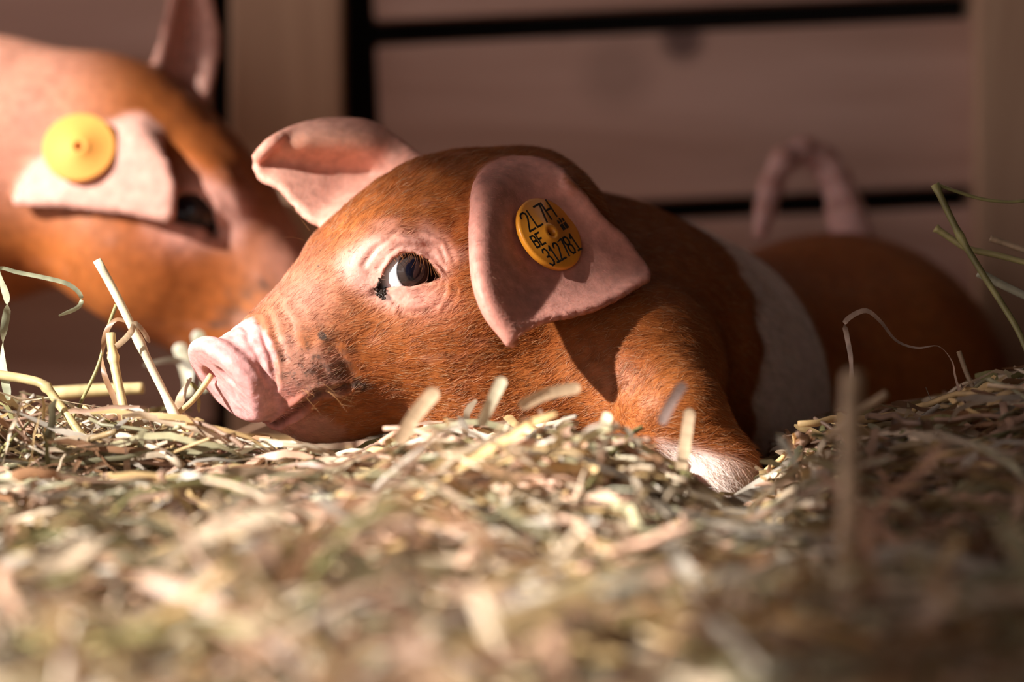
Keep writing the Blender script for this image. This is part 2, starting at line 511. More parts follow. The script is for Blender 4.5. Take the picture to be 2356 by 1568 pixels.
def NE(*t): return [near_plane(*q) for q in t]
near_ear = Sheet([
    NE((1150, 400, 16), (1150, 388, 16), (1190, 380, 10), (1240, 382, 3), (1285, 402, -6), (1310, 428, -14)),
    NE((1122, 425, 9), (1106, 422, 3), (1140, 425, -1), (1200, 430, 0), (1280, 430, -7), (1335, 450, -14)),
    NE((1106, 500, 9), (1095, 496, 3), (1122, 500, -2), (1210, 505, 2), (1310, 495, -5), (1382, 508, -13)),
    NE((1104, 580, 9), (1093, 578, 3), (1118, 580, -2), (1220, 580, 3), (1340, 560, -4), (1430, 548, -13)),
    NE((1112, 655, 9), (1100, 655, 3), (1124, 652, -2), (1225, 645, 2), (1355, 618, -5), (1462, 590, -13)),
    NE((1135, 720, 8), (1124, 722, 3), (1145, 712, -1), (1232, 693, 0), (1370, 664, -7), (1485, 622, -15)),
    NE((1176, 783, 4), (1172, 780, 2), (1188, 768, 0), (1240, 740, -2), (1372, 706, -11), (1488, 642, -18)),
], lambda u, v: 1.55 + 1.1 * np.exp(-(v / 0.16) ** 2) + 0.8 * (1 - u) ** 2)
far_ear = Sheet([
    R_((985, 395, 44), (960, 400, 52), (930, 430, 52), (880, 480, 46), (840, 520, 40)),
    R_((925, 345, 64), (900, 365, 62), (865, 410, 66), (815, 465, 56), (775, 500, 46)),
    R_((850, 294, 67), (842, 332, 59), (820, 392, 67), (780, 450, 60), (728, 506, 46)),
    R_((765, 286, 66), (758, 326, 57), (745, 384, 64), (725, 430, 58), (690, 478, 48)),
    R_((690, 299, 63), (682, 330, 55), (675, 370, 60), (665, 402, 57), (646, 430, 51)),
    R_((630, 326, 52), (624, 346, 56), (620, 370, 58), (614, 392, 56), (608, 412, 53)),
    R_((594, 362, 54), (592, 370, 55), (592, 377, 55), (591, 384, 55), (592, 390, 54)),
], lambda u, v: 1.5 + 0.9 * np.exp(-(v / 0.13) ** 2) + 1.0 * (1 - u) ** 2)

TAIL = [P(*q) for q in ((1962, 545, 226), (1946, 490, 232), (1926, 422, 238), (1895, 368, 240), (1850, 346, 236), (1803, 368, 230), (1774, 425, 226), (1762, 480, 224), (1750, 532, 222))]
TAIL_R = [9.0, 7.2, 6.0, 5.4, 5.0, 4.7, 4.4, 4.0, 3.0]
BODY = [((0, 54, 18, 40), (25, 92, -12, 66)), ((25, 92, -12, 66), (46, 124, -28, 71)), ((46, 124, -28, 71), (84, 165, -34, 63)),
        ((84, 165, -34, 63), (124, 205, -27, 66)), ((124, 205, -27, 66), (120, 228, -36, 56)),
        ((-8, 30, -18, 31), (42, 38, -12, 34))]
LEGS = [((40, 30, -10, 31), (56, 4, -26, 17)), ((56, 4, -26, 17), (70, 2, -44, 13)), ((70, 2, -44, 13), (64, -6, -62, 11)), ((64, -6, -62, 11), (50, -14, -70, 10)),
        ((0, 50, -45, 26), (-22, 24, -72, 14)), ((-22, 24, -72, 14), (-45, 10, -86, 10)),
        ((150, 190, -48, 40), (148, 160, -76, 26)), ((148, 160, -76, 26), (160, 120, -92, 13)), ((160, 120, -92, 13), (135, 95, -98, 10)),
        ((95, 225, -60, 36), (80, 200, -88, 22))]

def sub_min(f, Q, A, B, k, pad=22):
    """smooth union with one tapered capsule, touched only near it"""
    a = np.array(A[:3], float); b = np.array(B[:3], float)
    r = max(A[3], B[3]) + pad
    lo = np.minimum(a, b) - r; hi = np.maximum(a, b) + r
    m = ((Q > lo) & (Q < hi)).all(1)
    if m.any():
        f[m] = smin(f[m], rcone(Q[m], a, b, A[3], B[3]), k)

def pig_main(Q, ears=True):
    f = np.full(len(Q), 60.0)
    for A, B in BODY: sub_min(f, Q, A, B, 10, 40)
    for A, B in LEGS: sub_min(f, Q, A, B, 9)
    a, u, l = MAIN.loc(Q)
    m = (a > -165) & (a < 14) & (np.abs(l) < 62) & (np.abs(u) < 66)
    if m.any():
        f[m] = smin(f[m], head_f(a[m], u[m], l[m]), 12)
    for i in range(len(TAIL) - 1):
        sub_min(f, Q, (*TAIL[i], TAIL_R[i]), (*TAIL[i + 1], TAIL_R[i + 1]), 3.0, 12)
    if ears:
        for sh, k in ((near_ear, 4.0), (far_ear, 4.0)):
            e, _ = sh.query(Q)
            f = np.where(e < 20, smin(f, e, k), f)
    return f

def surface_nets(fun, lo, hi, h):
    lo = np.array(lo, float); n = np.ceil((np.array(hi) - lo) / h).astype(int) + 1
    vol = np.empty(n, np.float32)
    ys, zs = np.meshgrid(np.arange(n[1]), np.arange(n[2]), indexing='ij')
    step = max(1, int(600000 / (n[1] * n[2])))
    for i0 in range(0, n[0], step):
        ii = np.arange(i0, min(i0 + step, n[0]))
        Q = np.stack(np.broadcast_arrays(ii[:, None, None] * h + lo[0], ys[None] * h + lo[1], zs[None] * h + lo[2]), -1).reshape(-1, 3)
        vol[ii] = fun(Q).reshape(len(ii), n[1], n[2])
    s = vol < 0
    def cr(x, d): return x[d[0]:n[0] - 1 + d[0], d[1]:n[1] - 1 + d[1], d[2]:n[2] - 1 + d[2]]
    cs = [(x, y, z) for x in (0, 1) for y in (0, 1) for z in (0, 1)]
    cnt = sum(cr(s, d).astype(np.int8) for d in cs)
    act = (cnt > 0) & (cnt < 8)
    idx = np.argwhere(act)
    vid = -np.ones(act.shape, int); vid[act] = np.arange(len(idx))
    vals = {d: vol[idx[:, 0] + d[0], idx[:, 1] + d[1], idx[:, 2] + d[2]] for d in cs}
    acc = np.zeros((len(idx), 3)); num = np.zeros(len(idx))
    for d in cs:
        for ax in range(3):
            if d[ax]: continue
            e = list(d); e[ax] = 1; e = tuple(e)
            v0, v1 = vals[d], vals[e]
            m = (v0 < 0) != (v1 < 0)
            t = v0[m] / (v0[m] - v1[m])
            p = np.tile(np.array(d, float), (m.sum(), 1)); p[:, ax] += t
            acc[m] += p; num[m] += 1
    V = (idx + acc / num[:, None]) * h + lo
    Fs = []
    for ax in range(3):
        o1, o2 = [(1, 2), (2, 0), (0, 1)][ax]
        sl0 = [slice(None)] * 3; sl1 = [slice(None)] * 3
        sl0[ax] = slice(0, n[ax] - 1); sl1[ax] = slice(1, n[ax])
        ch = s[tuple(sl0)] != s[tuple(sl1)]
        e = np.argwhere(ch)
        e = e[(e[:, o1] > 0) & (e[:, o2] > 0) & (e[:, o1] < n[o1] - 1) & (e[:, o2] < n[o2] - 1)]
        inside = s[tuple(e.T)]
        q = []
        for (x, y) in ((-1, -1), (0, -1), (0, 0), (-1, 0)):
            c = e.copy(); c[:, o1] += x; c[:, o2] += y
            q.append(vid[tuple(c.T)])
        q = np.stack(q, 1)
        q[~inside] = q[~inside][:, ::-1]
        Fs.append(q)
    return V, np.vstack(Fs)

def grad(fun, Q, h=0.35):
    g = np.empty_like(Q)
    for k in range(3):
        d = np.zeros(3); d[k] = h
        g[:, k] = (fun(Q + d) - fun(Q - d)) / (2 * h)
    return g

def project(fun, Q, it=2, lim=1.2):
    for _ in range(it):
        f = fun(Q); g = grad(fun, Q)
        st = f[:, None] * g / ((g * g).sum(1)[:, None] + 0.05)
        nn = np.linalg.norm(st, axis=1)[:, None]
        Q = Q - st * np.minimum(1, lim / (nn + 1e-9))
    return Q

def mesh_arrays(me):
    n = len(me.vertices); co = np.empty(n * 3, np.float32); me.vertices.foreach_get('co', co)
    no = np.empty(n * 3, np.float32); me.vertices.foreach_get('normal', no)
    return co.reshape(-1, 3).astype(float), no.reshape(-1, 3).astype(float)

# ------------------------------------------------------------------ coat colours (albedo)
C_COAT = np.array([0.35, 0.108, 0.026])
C_COAT2 = np.array([0.26, 0.068, 0.015])
C_PINK = np.array([0.62, 0.33, 0.265])
C_SNOUT = np.array([0.68, 0.345, 0.325])
C_EARP = np.array([0.58, 0.26, 0.205])
C_WHITE = np.array([0.72, 0.58, 0.52])
C_MUD = np.array([0.05, 0.04, 0.035])

def mixc(c, t, m):
    return c * (1 - m[:, None]) + np.asarray(t) * m[:, None]

def head_colour(col, fr, Q, full=True):
    px, py, a, u, l = canon_px(fr, Q)
    nz = vnoise(Q, 6.0) - 0.5; n2 = vnoise(Q + 50, 2.0) - 0.5
    head = sstep(-150, -120, a)
    bald = np.zeros(len(Q))
    # sunlit look of the nose bridge, painted in as paler colour
    m = blob(px, py, 690, 690, 110, 90, -40) * 0.45 * head
    col = mixc(col, C_PINK, m)
    # skin round the eye
    m = head * 0.9 * sstep(0.12, 0.95, blob(px, py, 925, 592, 120, 75, -8) + 0.75 * blob(px, py, 842, 625, 60, 60) + 0.7 * blob(px, py, 950, 690, 85, 42) + 0.35 * nz)
    col = mixc(col, C_PINK * np.array([1.0, 0.98, 1.0]), m * 0.95); bald = np.maximum(bald, m)
    m = head * blob(px, py, 975, 705, 80, 40) * 0.5
    col = mixc(col, C_EARP * np.array([0.9, 0.85, 0.8]), m)
    # chin and lip
    m = head * sstep(0.3, 0.8, blob(px, py, 700, 985, 110, 55, 20) + 0.5 * nz) * 0.5
    col = mixc(col, C_PINK * 0.8, m); bald = np.maximum(bald, m * 0.7)
    # muzzle speckle
    m = head * sstep(0.2, 0.7, blob(px, py, 700, 850, 85, 75) + 0.8 * nz) * 0.55
    col = mixc(col, C_PINK * 0.8, m); bald = np.maximum(bald, m * 0.35)
    # snout
    edge = np.interp(py, [700, 740, 790, 850, 900, 940, 1000], [548, 590, 628, 634, 640, 650, 640])
    m = sstep(10, -12, px - edge + 14 * n2) * sstep(-34, -26, a)
    col = mixc(col, C_SNOUT, m); bald = np.maximum(bald, m)
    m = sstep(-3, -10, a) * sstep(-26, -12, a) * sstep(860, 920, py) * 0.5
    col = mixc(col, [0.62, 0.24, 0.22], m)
    # nostril
    m = np.exp(-(((u - 0.5 + 0.35 * (np.abs(l) - 7.6)) / 4.0) ** 2 + ((np.abs(l) - 7.6) / 2.8) ** 2) ** 2) * sstep(-12, -5, a)
    col = mixc(col, [0.45, 0.13, 0.11], m * 0.7)
    # mouth line
    m = np.exp(-(poly_dist(px, py, GROOVES[0][0]) / 6) ** 2) * head
    col = mixc(col, [0.20, 0.08, 0.06], m * 0.7)
    # mud and tear stains
    for (x, y, rx, ry, an, s) in ((742, 772, 13, 9, 40, 0.9), (828, 888, 20, 11, 20, 0.8), (790, 860, 34, 28, 30, 0.35), (728, 905, 14, 8, 0, 0.5),
                                   (880, 672, 15, 9, -35, 1.0), (874, 652, 6, 17, 25, 1.0), (890, 683, 12, 8, 10, 0.7), (732, 612, 3, 3, 0, 0.8), (805, 577, 4, 4, 0, 0.5)):
        m = head * sstep(0.2, 0.6, blob(px, py, x, y, rx, ry, an) + 0.35 * n2) * s
        col = mixc(col, C_MUD, m)
    m = head * sstep(0.52, 0.66, 0.5 * vnoise(Q + 9, 0.7) + 0.5 * vnoise(Q * np.array([1, 1, 1.6]) + 40, 2.6)) * blob(px, py, 710, 840, 110, 90) * 0.7
    col = mixc(col, C_MUD * 1.5, m)
    # red inner eye corner, lids
    m = head * blob(px, py, 893, 650, 12, 16, 25)
    col = mixc(col, [0.62, 0.17, 0.10], m)
    m = head * blob(px, py, 1015, 632, 14, 10, 20) * 0.7
    col = mixc(col, [0.22, 0.08, 0.05], m)
    return col, bald * head

def set_colour(me, col):
    a = me.color_attributes.new('col', 'FLOAT_COLOR', 'POINT')
    c = np.ones((len(me.vertices), 4), np.float32); c[:, :3] = np.clip(col, 0, 1)
    a.data.foreach_set('color', c.ravel())

# ------------------------------------------------------------------ the piglet in the hay
def build_main():
    V, F = surface_nets(pig_main, (-125, -45, -118), (205, 300, 88), 1.8)
    V = project(pig_main, V, 2)
    me = bpy.data.meshes.new('body')
    me.from_pydata(V.tolist(), [], F.tolist()); me.update()
    bm = bmesh.new(); bm.from_mesh(me)
    for lev in range(2):
        bm.normal_update()
        sel = []
        for f in bm.faces:
            c = f.calc_center_median()
            if c.y < 45 and f.normal.y < 0.45:
                s = DIST / (DIST + c.y); x = c.x * s * S + CX; y = CY - c.z * s * S
                if 425 < x < 1090 and 400 < y < 1070:
                    sel.append(f)
        ed = list({e for f in sel for e in f.edges})
        bmesh.ops.subdivide_edges(bm, edges=ed, cuts=1, use_grid_fill=True)
    bm.to_mesh(me); bm.free(); me.update()
    co, no = mesh_arrays(me)
    co = project(pig_main, co, 2, 0.8)
    g = grad(pig_main, co); no = g / (np.linalg.norm(g, axis=1)[:, None] + 1e-9)
    px, py, a, u, l = canon_px(MAIN, co)
    ne, nix = near_ear.query(co); fe, fix = far_ear.query(co)
    hm = sstep(-135, -110, a) * sstep(2.0, 6.0, np.minimum(ne, fe)) * (a < 12)
    co = co + no * (relief(px, py, co, a) * hm)[:, None]
    # ---- colour
    n1 = vnoise(co, 14.0)
    col = C_COAT * (1 - n1[:, None]) + C_COAT2 * n1[:, None]
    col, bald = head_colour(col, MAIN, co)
    # white belt: measured along the body behind the shoulder
    Xp, Yp = to_px(co)
    axis = np.array([0.55, 0.83, -0.1]); axis /= np.linalg.norm(axis)
    t = (co - np.array([46, 115, -28])) @ axis
    e1 = BELT[0] - 0.22 * np.clip(36 - co[:, 2], 0, 60) + 5 * (vnoise(co + 3, 9) - 0.5) ; e2 = BELT[1]
    m = sstep(e1 - 1.5, e1 + 1.5, t) * sstep(e2 + 2, e2 - 2, t) * sstep(20, 40, co[:, 1])
    col = mixc(col, C_WHITE, m)
    # white foot
    m = sstep(-37, -42, co[:, 2] + 0.25 * (co[:, 0] - 70)) * sstep(48, 52, co[:, 0]) * (co[:, 1] < 30)
    col = mixc(col, C_WHITE * 1.15, m); foot = m
    # tail
    td = np.full(len(co), 50.0); tj = np.where((co[:, 1] > 195) & (co[:, 2] > 20))[0]
    for i in range(0, len(TAIL) - 1):
        td[tj] = np.minimum(td[tj], rcone(co[tj], TAIL[i], TAIL[i + 1], TAIL_R[i], TAIL_R[i + 1]))
    tm = sstep(1.6, 0.2, td)
    col = mixc(col, [0.72, 0.44, 0.40], tm)
    # ears
    em = sstep(2.2, 0.6, ne)
    en = near_ear.n[nix]; sgn = (en * (co - near_ear.pts[nix])).sum(1)
    if (near_ear.n[:, 1].mean()) > 0: sgn = -sgn
    fc = sstep(-0.6, 0.6, sgn)
    col = mixc(col, C_EARP * (0.9 + 0.2 * vnoise(co, 5.0))[:, None], em * np.maximum(fc, 0.25))
    fm = sstep(2.2, 0.6, fe)
    fu = far_ear.uv[fix]
    col = mixc(col, C_PINK * np.array([1.02, 0.95, 0.9]), fm)
    band = fm * np.exp(-((fu[:, 1] - 0.33) / 0.16) ** 2) * sstep(0.2, 0.4, fu[:, 0]) * sstep(0.95, 0.8, fu[:, 0])
    col = mixc(col, [0.55, 0.24, 0.11], band * 0.35)
    bald = np.maximum(bald, np.maximum(em * 0.88, fm))
    bald = np.maximum(bald, tm * 0.8)
    me2 = me
    me2.vertices.foreach_set('co', W(co).astype(np.float32).ravel())
    me2.polygons.foreach_set('use_smooth', np.ones(len(me2.polygons), dtype=bool))
    set_colour(me2, col)
    me2.materials.append(M_SKIN)
    me2.update()
    o = bpy.data.objects.new('body', me2); COL.objects.link(o)
    return o, co, no, col, bald, a, foot

BELT = (-10.0, 27.0)
pig = empty('piglet', (40, 110, -100))
tag(pig, 'russet piglet with white belt and orange numbered ear tag lying in hay', 'piglet', 'russet piglets in the pen')
body, co, no, col, bald, la, foot = build_main()
adopt(body, pig)

# ---- hair
def grow_hair(name, me, co, no, col, bald, flow, n, length, rad, parent, sel=None):
    me.calc_loop_triangles()
    nt = len(me.loop_triangles)
    tri = np.empty(nt * 3, np.int32); me.loop_triangles.foreach_get('vertices', tri); tri = tri.reshape(-1, 3)
    A, B, C = co[tri[:, 0]], co[tri[:, 1]], co[tri[:, 2]]
    ar = np.linalg.norm(np.cross(B - A, C - A), axis=1)
    w = ar * (1 - bald[tri].mean(1)).clip(0.03, 1)
    if sel is not None: w = w * sel[tri].mean(1)
    cdf = np.cumsum(w); cdf /= cdf[-1]
    t = np.searchsorted(cdf, rng.random(n))
    r1, r2 = np.sqrt(rng.random(n)), rng.random(n)
    b = np.stack([1 - r1, r1 * (1 - r2), r1 * r2], 1)[:, :, None]
    T = tri[t]
    root = (co[T] * b).sum(1); nn = (no[T] * b).sum(1); nn /= np.linalg.norm(nn, axis=1)[:, None] + 1e-9
    c = (col[T] * b).sum(1); bd = (bald[T] * b[:, :, 0]).sum(1)
    fl = (flow[T] * b).sum(1)
    jit = np.stack([vnoise(root + 11 * k, 4.0) - 0.5 for k in range(3)], 1) * 0.9 + rng.normal(0, 0.22, (n, 3))
    fl = fl + jit
    fl -= (fl * nn).sum(1)[:, None] * nn
    fl /= np.linalg.norm(fl, axis=1)[:, None] + 1e-9
    L = length(root, rng) * (1 - 0.55 * bd)
    lift = 0.10 + 0.18 * rng.random(n)
    pts = np.empty((n, 4, 3))
    d = fl + nn * lift[:, None]; d /= np.linalg.norm(d, axis=1)[:, None]
    bend = -nn * 0.10 + rng.normal(0, 0.06, (n, 3))
    for k in range(4):
        s = k / 3
        pts[:, k] = root - nn * 0.12 + d * (L * s)[:, None] + bend * (L * s * s)[:, None]
    hc = bpy.data.hair_curves.new(name)
    hc.add_curves([4] * n)
    hc.points.foreach_set('position', W(pts.reshape(-1, 3)).astype(np.float32).ravel())
    rr = np.tile(np.array([1, 0.9, 0.65, 0.15]), n) * np.repeat(rad * (0.7 + 0.6 * rng.random(n)), 4) / 1000
    hc.points.foreach_set('radius', rr.astype(np.float32))
    at = hc.attributes.new('col', 'FLOAT_COLOR', 'CURVE')
    v = 0.6 + 0.7 * rng.random(n)
    cc = np.ones((n, 4), np.float32)
    blond = (rng.random(n) < 0.16)[:, None]
    cc[:, :3] = np.clip(np.where(blond, c * 0.5 + np.array([0.62, 0.42, 0.24]) * 0.5, c * 1.1) * v[:, None], 0, 1)
    at.data.foreach_set('color', cc.ravel())
    hc.materials.append(M_HAIR)
    o = bpy.data.objects.new(name, hc); COL.objects.link(o)
    adopt(o, parent)
    return o

Fv = -MAIN.F * 1.0 + np.array([0, 0, -0.10])
body_dir = np.array([0.5, 0.6, -0.45])
wgt = sstep(-150, -100, la)[:, None]
flow = Fv * wgt + body_dir * (1 - wgt)
foot_dir = np.array([0.55, -0.2, -0.8])
flow = flow * (1 - foot[:, None]) + foot_dir * foot[:, None]
vis = np.where((no[:, 1] < 0.25) & (co[:, 1] < 95), 1.0, 0.10)
vis = vis * np.where(co[:, 2] < -80, 0.2, 1.0)
def hl(root, r):
    return (2.2 + 1.8 * sstep(-90, -40, root[:, 0]) + 4.0 * sstep(-25, -45, root[:, 2]) * sstep(-20, 20, root[:, 0])) * (0.6 + 0.8 * r.random(len(root)))
coat = grow_hair('coat', body.data, co, no, col, bald, flow, 130000, hl, 0.042, pig, vis)
tag(coat, kind='stuff')

# ---- eyes
def build_eye(fr, parent, side, gaze_px=(957, 622), white=(0.62, 0.60, 0.62)):
    nu, nv = 64, 48
    V, F, C = [], [], []
    c = fr.pt(EYE_C[0], EYE_C[1], EYE_C[2] * side)
    # gaze: towards the point of the lids seen from the front of the eye
    cm = MAIN.pt(*EYE_C)
    g = P(gaze_px[0], gaze_px[1], cm[1] - 8.0) - cm; g /= np.linalg.norm(g)
    gl = np.array([g @ MAIN.F, g @ MAIN.U, (g @ MAIN.L) * side])
    g = gl[0] * fr.F + gl[1] * fr.U + gl[2] * fr.L
    e1 = np.cross(g, [0, 0, 1.0]); e1 /= np.linalg.norm(e1); e2 = np.cross(g, e1)
    for j in range(nv + 1):
        th = math.pi * j / nv
        bulge = 0.55 * math.exp(-(th / 0.55) ** 4)
        r = EYE_R + bulge
        if th < 0.44: cc = (0.005, 0.005, 0.012)
        elif th < 0.66: cc = (0.040, 0.027, 0.024)
        elif th < 0.74: cc = (0.016, 0.012, 0.012)
        else: cc = white
        for i in range(nu):
            ph = 2 * math.pi * i / nu
            V.append(c + r * (g * math.cos(th) + (e1 * math.cos(ph) + e2 * math.sin(ph)) * math.sin(th))); C.append(cc)
    for j in range(nv):
        for i in range(nu):
            F.append((j * nu + i, j * nu + (i + 1) % nu, (j + 1) * nu + (i + 1) % nu, (j + 1) * nu + i))
    return mesh_obj('eye', np.array(V), F, M_EYE, parent, col=np.array(C))

def eye_material():
    m, nt, b = new_mat('wet_eye')
    at = nd(nt, 'ShaderNodeAttribute', attribute_name='col')
    nt.links.new(at.outputs['Color'], b.inputs['Base Color'])
    b.inputs['Roughness'].default_value = 0.3
    b.inputs['Specular IOR Level'].default_value = 0.1
    b.inputs['Coat Weight'].default_value = 0.6
    b.inputs['Coat Roughness'].default_value = 0.03
    return m
M_EYE = eye_material()
build_eye(MAIN, pig, 1); build_eye(MAIN, pig, -1)

# ---- lashes, long bristles and the dark crust at the inner corner of the eye
def strands(name, lines, rad, colr, parent):
    hc = bpy.data.hair_curves.new(name)
    k = 8
    hc.add_curves([k] * len(lines))
    pts = np.concatenate([catmull(l, k) for l in lines])
    hc.points.foreach_set('position', W(pts).astype(np.float32).ravel())
    rr = np.tile(np.linspace(1, 0.2, k), len(lines)) * rad / 1000
    hc.points.foreach_set('radius', rr.astype(np.float32))
    at = hc.attributes.new('col', 'FLOAT_COLOR', 'CURVE')
    cc = np.ones((len(lines), 4), np.float32); cc[:, :3] = np.array(colr) * (0.6 + 0.8 * rng.random(len(lines)))[:, None]
    at.data.foreach_set('color', cc.ravel())
    hc.materials.append(M_HAIR)
    o = bpy.data.objects.new(name, hc); COL.objects.link(o); adopt(o, parent)
    return o
eye_y = MAIN.pt(*EYE_C)[1] - EYE_R
lash = []
for i in range(20):
    x = 905 + 108 * (i / 19) + rng.normal(0, 1.5); y = np.interp(x, UPX, UPY)
    d = rng.uniform(0.6, 1.3)
    drop = 30 + 22 * (x - 900) / 118
    yy = eye_y + 2.2 * ((x - 945) / 60) ** 2
    lash.append([P(x, y - 3, yy - 0.6), P(x + 5 * d, y + 0.30 * drop * d, yy - 3.2), P(x - 10 * d + (x - 930) * 0.35, y + 0.75 * drop * d, yy - 5.5)])
tag(strands('eyelashes', lash, 0.05, (0.30, 0.11, 0.035), pig), kind='stuff')
lash = []
for i in range(16):
    x = 1018 + rng.uniform(0, 22); y = 560 + i * 5 + rng.uniform(-4, 4)
    lash.append([P(x, y, 6), P(x + 25, y + 14, 1), P(x + rng.uniform(40, 75), y + rng.uniform(20, 45), -1)])
tag(strands('brow_bristles', lash, 0.07, (0.36, 0.14, 0.04), pig), kind='stuff')
lash = [[P(1062, 868, -22), P(1085, 830, -30), P(1140, 797, -36)], [P(712, 530, 26), P(690, 500, 24), P(655, 462, 22)], [P(700, 552, 24), P(670, 545, 22), P(640, 548, 20)]]
for i in range(14):
    x = 740 + rng.uniform(-50, 90); y = 905 + rng.uniform(-25, 20)
    lash.append([P(x, y, -14), P(x - 8 + rng.uniform(-20, 30), y + 16, -22), P(x - 16 + rng.uniform(-40, 60), y + rng.uniform(15, 45), -26)])
tag(strands('whiskers', lash, 0.045, (0.36, 0.18, 0.07), pig), kind='stuff')
V, F, Cc = [], [], []
crust = [(872 + 3 * math.sin(i), 640 + i * 3.4, 2.6) for i in range(9)] + [(881 + rng.normal(0, 8), 673 + rng.normal(0, 5.5), rng.uniform(2.0, 4.6)) for i in range(36)]
ec = MAIN.pt(*EYE_C)
for (x, y, r) in crust:
    # rest each crumb on the skin
    ys = np.linspace(-20, 14, 120); Q = np.array([P(x, y, t) for t in ys]); fv = pig_main(Q, ears=False)
    hit = np.where(fv < 0.0)[0]
    c0 = Q[hit[0]] if len(hit) else P(x, y, ec[1] - 6)
    b = len(V); rr = r / S
    for j in range(5):
        th = math.pi * j / 4
        for i in range(6):
            ph = math.pi * i / 3
            V.append(c0 + rr * np.array([math.sin(th) * math.cos(ph) * rng.uniform(.8, 1.2), math.sin(th) * math.sin(ph) * 0.8, math.cos(th)])); Cc.append((0.030, 0.017, 0.012) if i % 2 else (0.012, 0.009, 0.008))
    for j in range(4):
        for i in range(6): F.append((b + j * 6 + i, b + j * 6 + (i + 1) % 6, b + (j + 1) * 6 + (i + 1) % 6, b + (j + 1) * 6 + i))
tag(mesh_obj('tear_crust', np.array(V), F, M_EYE, pig, col=np.array(Cc)), kind='stuff')

# ------------------------------------------------------------------ ear tags
def disc_mesh(r, th, hole):
    prof = [(hole, -th), (hole, 0.5), (hole + 0.5, 0.75), (hole + 1.7, 0.75), (hole + 2.2, 0.0), (r - 0.9, 0.0), (r - 0.25, -0.2), (r, -0.7), (r - 0.1, -th + 0.3), (r - 0.6, -th), (hole, -th)]
    n = 64; V, F = [], []
    for (rr, z) in prof:
        for i in range(n):
            a = 2 * math.pi * i / n; V.append((rr * math.cos(a), rr * math.sin(a), z))
    for j in range(len(prof) - 1):
        for i in range(n):
            F.append((j * n + i, j * n + (i + 1) % n, (j + 1) * n + (i + 1) % n, (j + 1) * n + i))
    return np.array(V), F

def place(V, c, e, n):
    n = np.array(n, float); n /= np.linalg.norm(n)
    e = np.array(e, float); e -= (e @ n) * n; e /= np.linalg.norm(e)
    up = np.cross(n, e)
    return c + V[:, :1] * e + V[:, 1:2] * up + V[:, 2:3] * n

GLYPH = {'2': [[(0, 5.2), (.3, 6.1), (1, 6.6), (2.2, 6.6), (2.9, 6.0), (3, 5), (2.6, 4), (0, 0), (3.2, 0)]], 'L': [[(0, 6.6), (0, 0), (2.8, 0)]],
         '7': [[(0, 6.6), (3.1, 6.6), (1.3, 0)]], 'H': [[(0, 0), (0, 6.6)], [(3, 0), (3, 6.6)], [(0, 3.4), (3, 3.4)]],
         'B': [[(0, 0), (0, 6.6), (2, 6.6), (2.9, 5.9), (2.9, 4.3), (2, 3.5), (0, 3.5)], [(2, 3.5), (3, 2.8), (3, .8), (2.2, 0), (0, 0)]],
         'E': [[(3, 6.6), (0, 6.6), (0, 0), (3, 0)], [(0, 3.4), (2.4, 3.4)]],
         '3': [[(0, 5.6), (.8, 6.6), (2.2, 6.6), (3, 5.7), (3, 4.4), (2.2, 3.5), (1, 3.5)], [(2.2, 3.5), (3.1, 2.6), (3.1, 1), (2.2, 0), (.8, 0), (0, 1)]],
         '1': [[(.4, 5.2), (1.6, 6.6), (1.6, 0)], [(.3, 0), (2.9, 0)]],
         '8': [[(.8, 3.5), (0, 4.4), (0, 5.8), (.8, 6.6), (2.2, 6.6), (3, 5.8), (3, 4.4), (2.2, 3.5), (.8, 3.5), (0, 2.6), (0, .9), (.8, 0), (2.2, 0), (3, .9), (3, 2.6), (2.2, 3.5)]]}
def text_mesh(body, size, sx=1.0):
    """stroke lettering, capital height = size mm, centred"""
    V, F = [], []
    k = size / 6.6; w = 0.36
    adv = [3.9 if c in 'L17' else 4.4 for c in body]; off = np.cumsum([0] + adv[:-1])
    x0 = -(off[-1] + 3.0) / 2
    for ci, ch in enumerate(body):
        for line in GLYPH[ch]:
            for (ax, ay), (bx, by) in zip(line[:-1], line[1:]):
                p = np.array([(ax + x0 + off[ci]) * k * sx, (ay - 3.3) * k]); q = np.array([(bx + x0 + off[ci]) * k * sx, (by - 3.3) * k])
                d = (q - p) / (np.linalg.norm(q - p) + 1e-9); n = np.array([-d[1], d[0]]) * w
                p = p - d * w * 0.8; q = q + d * w * 0.8
                b = len(V)
                for z in (0.0, 0.06):
                    V.extend([(*(p - n), z), (*(q - n), z), (*(q + n), z), (*(p + n), z)])
                F.extend([(b + 4, b + 5, b + 6, b + 7), (b, b + 1, b + 5, b + 4), (b + 1, b + 2, b + 6, b + 5), (b + 2, b + 3, b + 7, b + 6), (b + 3, b, b + 4, b + 7)])
    return np.array(V), F

def pick(sheet, px, py):
    x, y = to_px(sheet.pts)
    return int(np.argmin((x - px) ** 2 + (y - py) ** 2))

TAG_N = np.array([0.60, -0.66, 0.45])
ti = pick(near_ear, 1262, 538)
tc = P(1267, 535, near_ear.pts[ti][1] - 7.0)
TAG_E = np.array([0.85, 1.17, 0.50])
V, F = disc_mesh(14.0, 2.4, 1.7)
etag = mesh_obj('ear_tag', place(V, tc, TAG_E, TAG_N), F, M_TAG, pig)
etag['label'] = 'orange plastic ear tag printed 2L7H BE 312781'
def print_on(body, x, y, size, sx, th=0.0, rot=0.0):
    V, F = text_mesh(body, size, sx)
    c, s_ = math.cos(rot), math.sin(rot)
    V = np.stack([V[:, 0] * c - V[:, 1] * s_ + x, V[:, 0] * s_ + V[:, 1] * c + y, V[:, 2] + 0.03], 1)
    o = mesh_obj('print', place(V, tc, TAG_E, TAG_N), F, M_INK, etag, smooth=False)
    return o
print_on('2L7H', -0.6, 7.4, 6.8, 1.06)
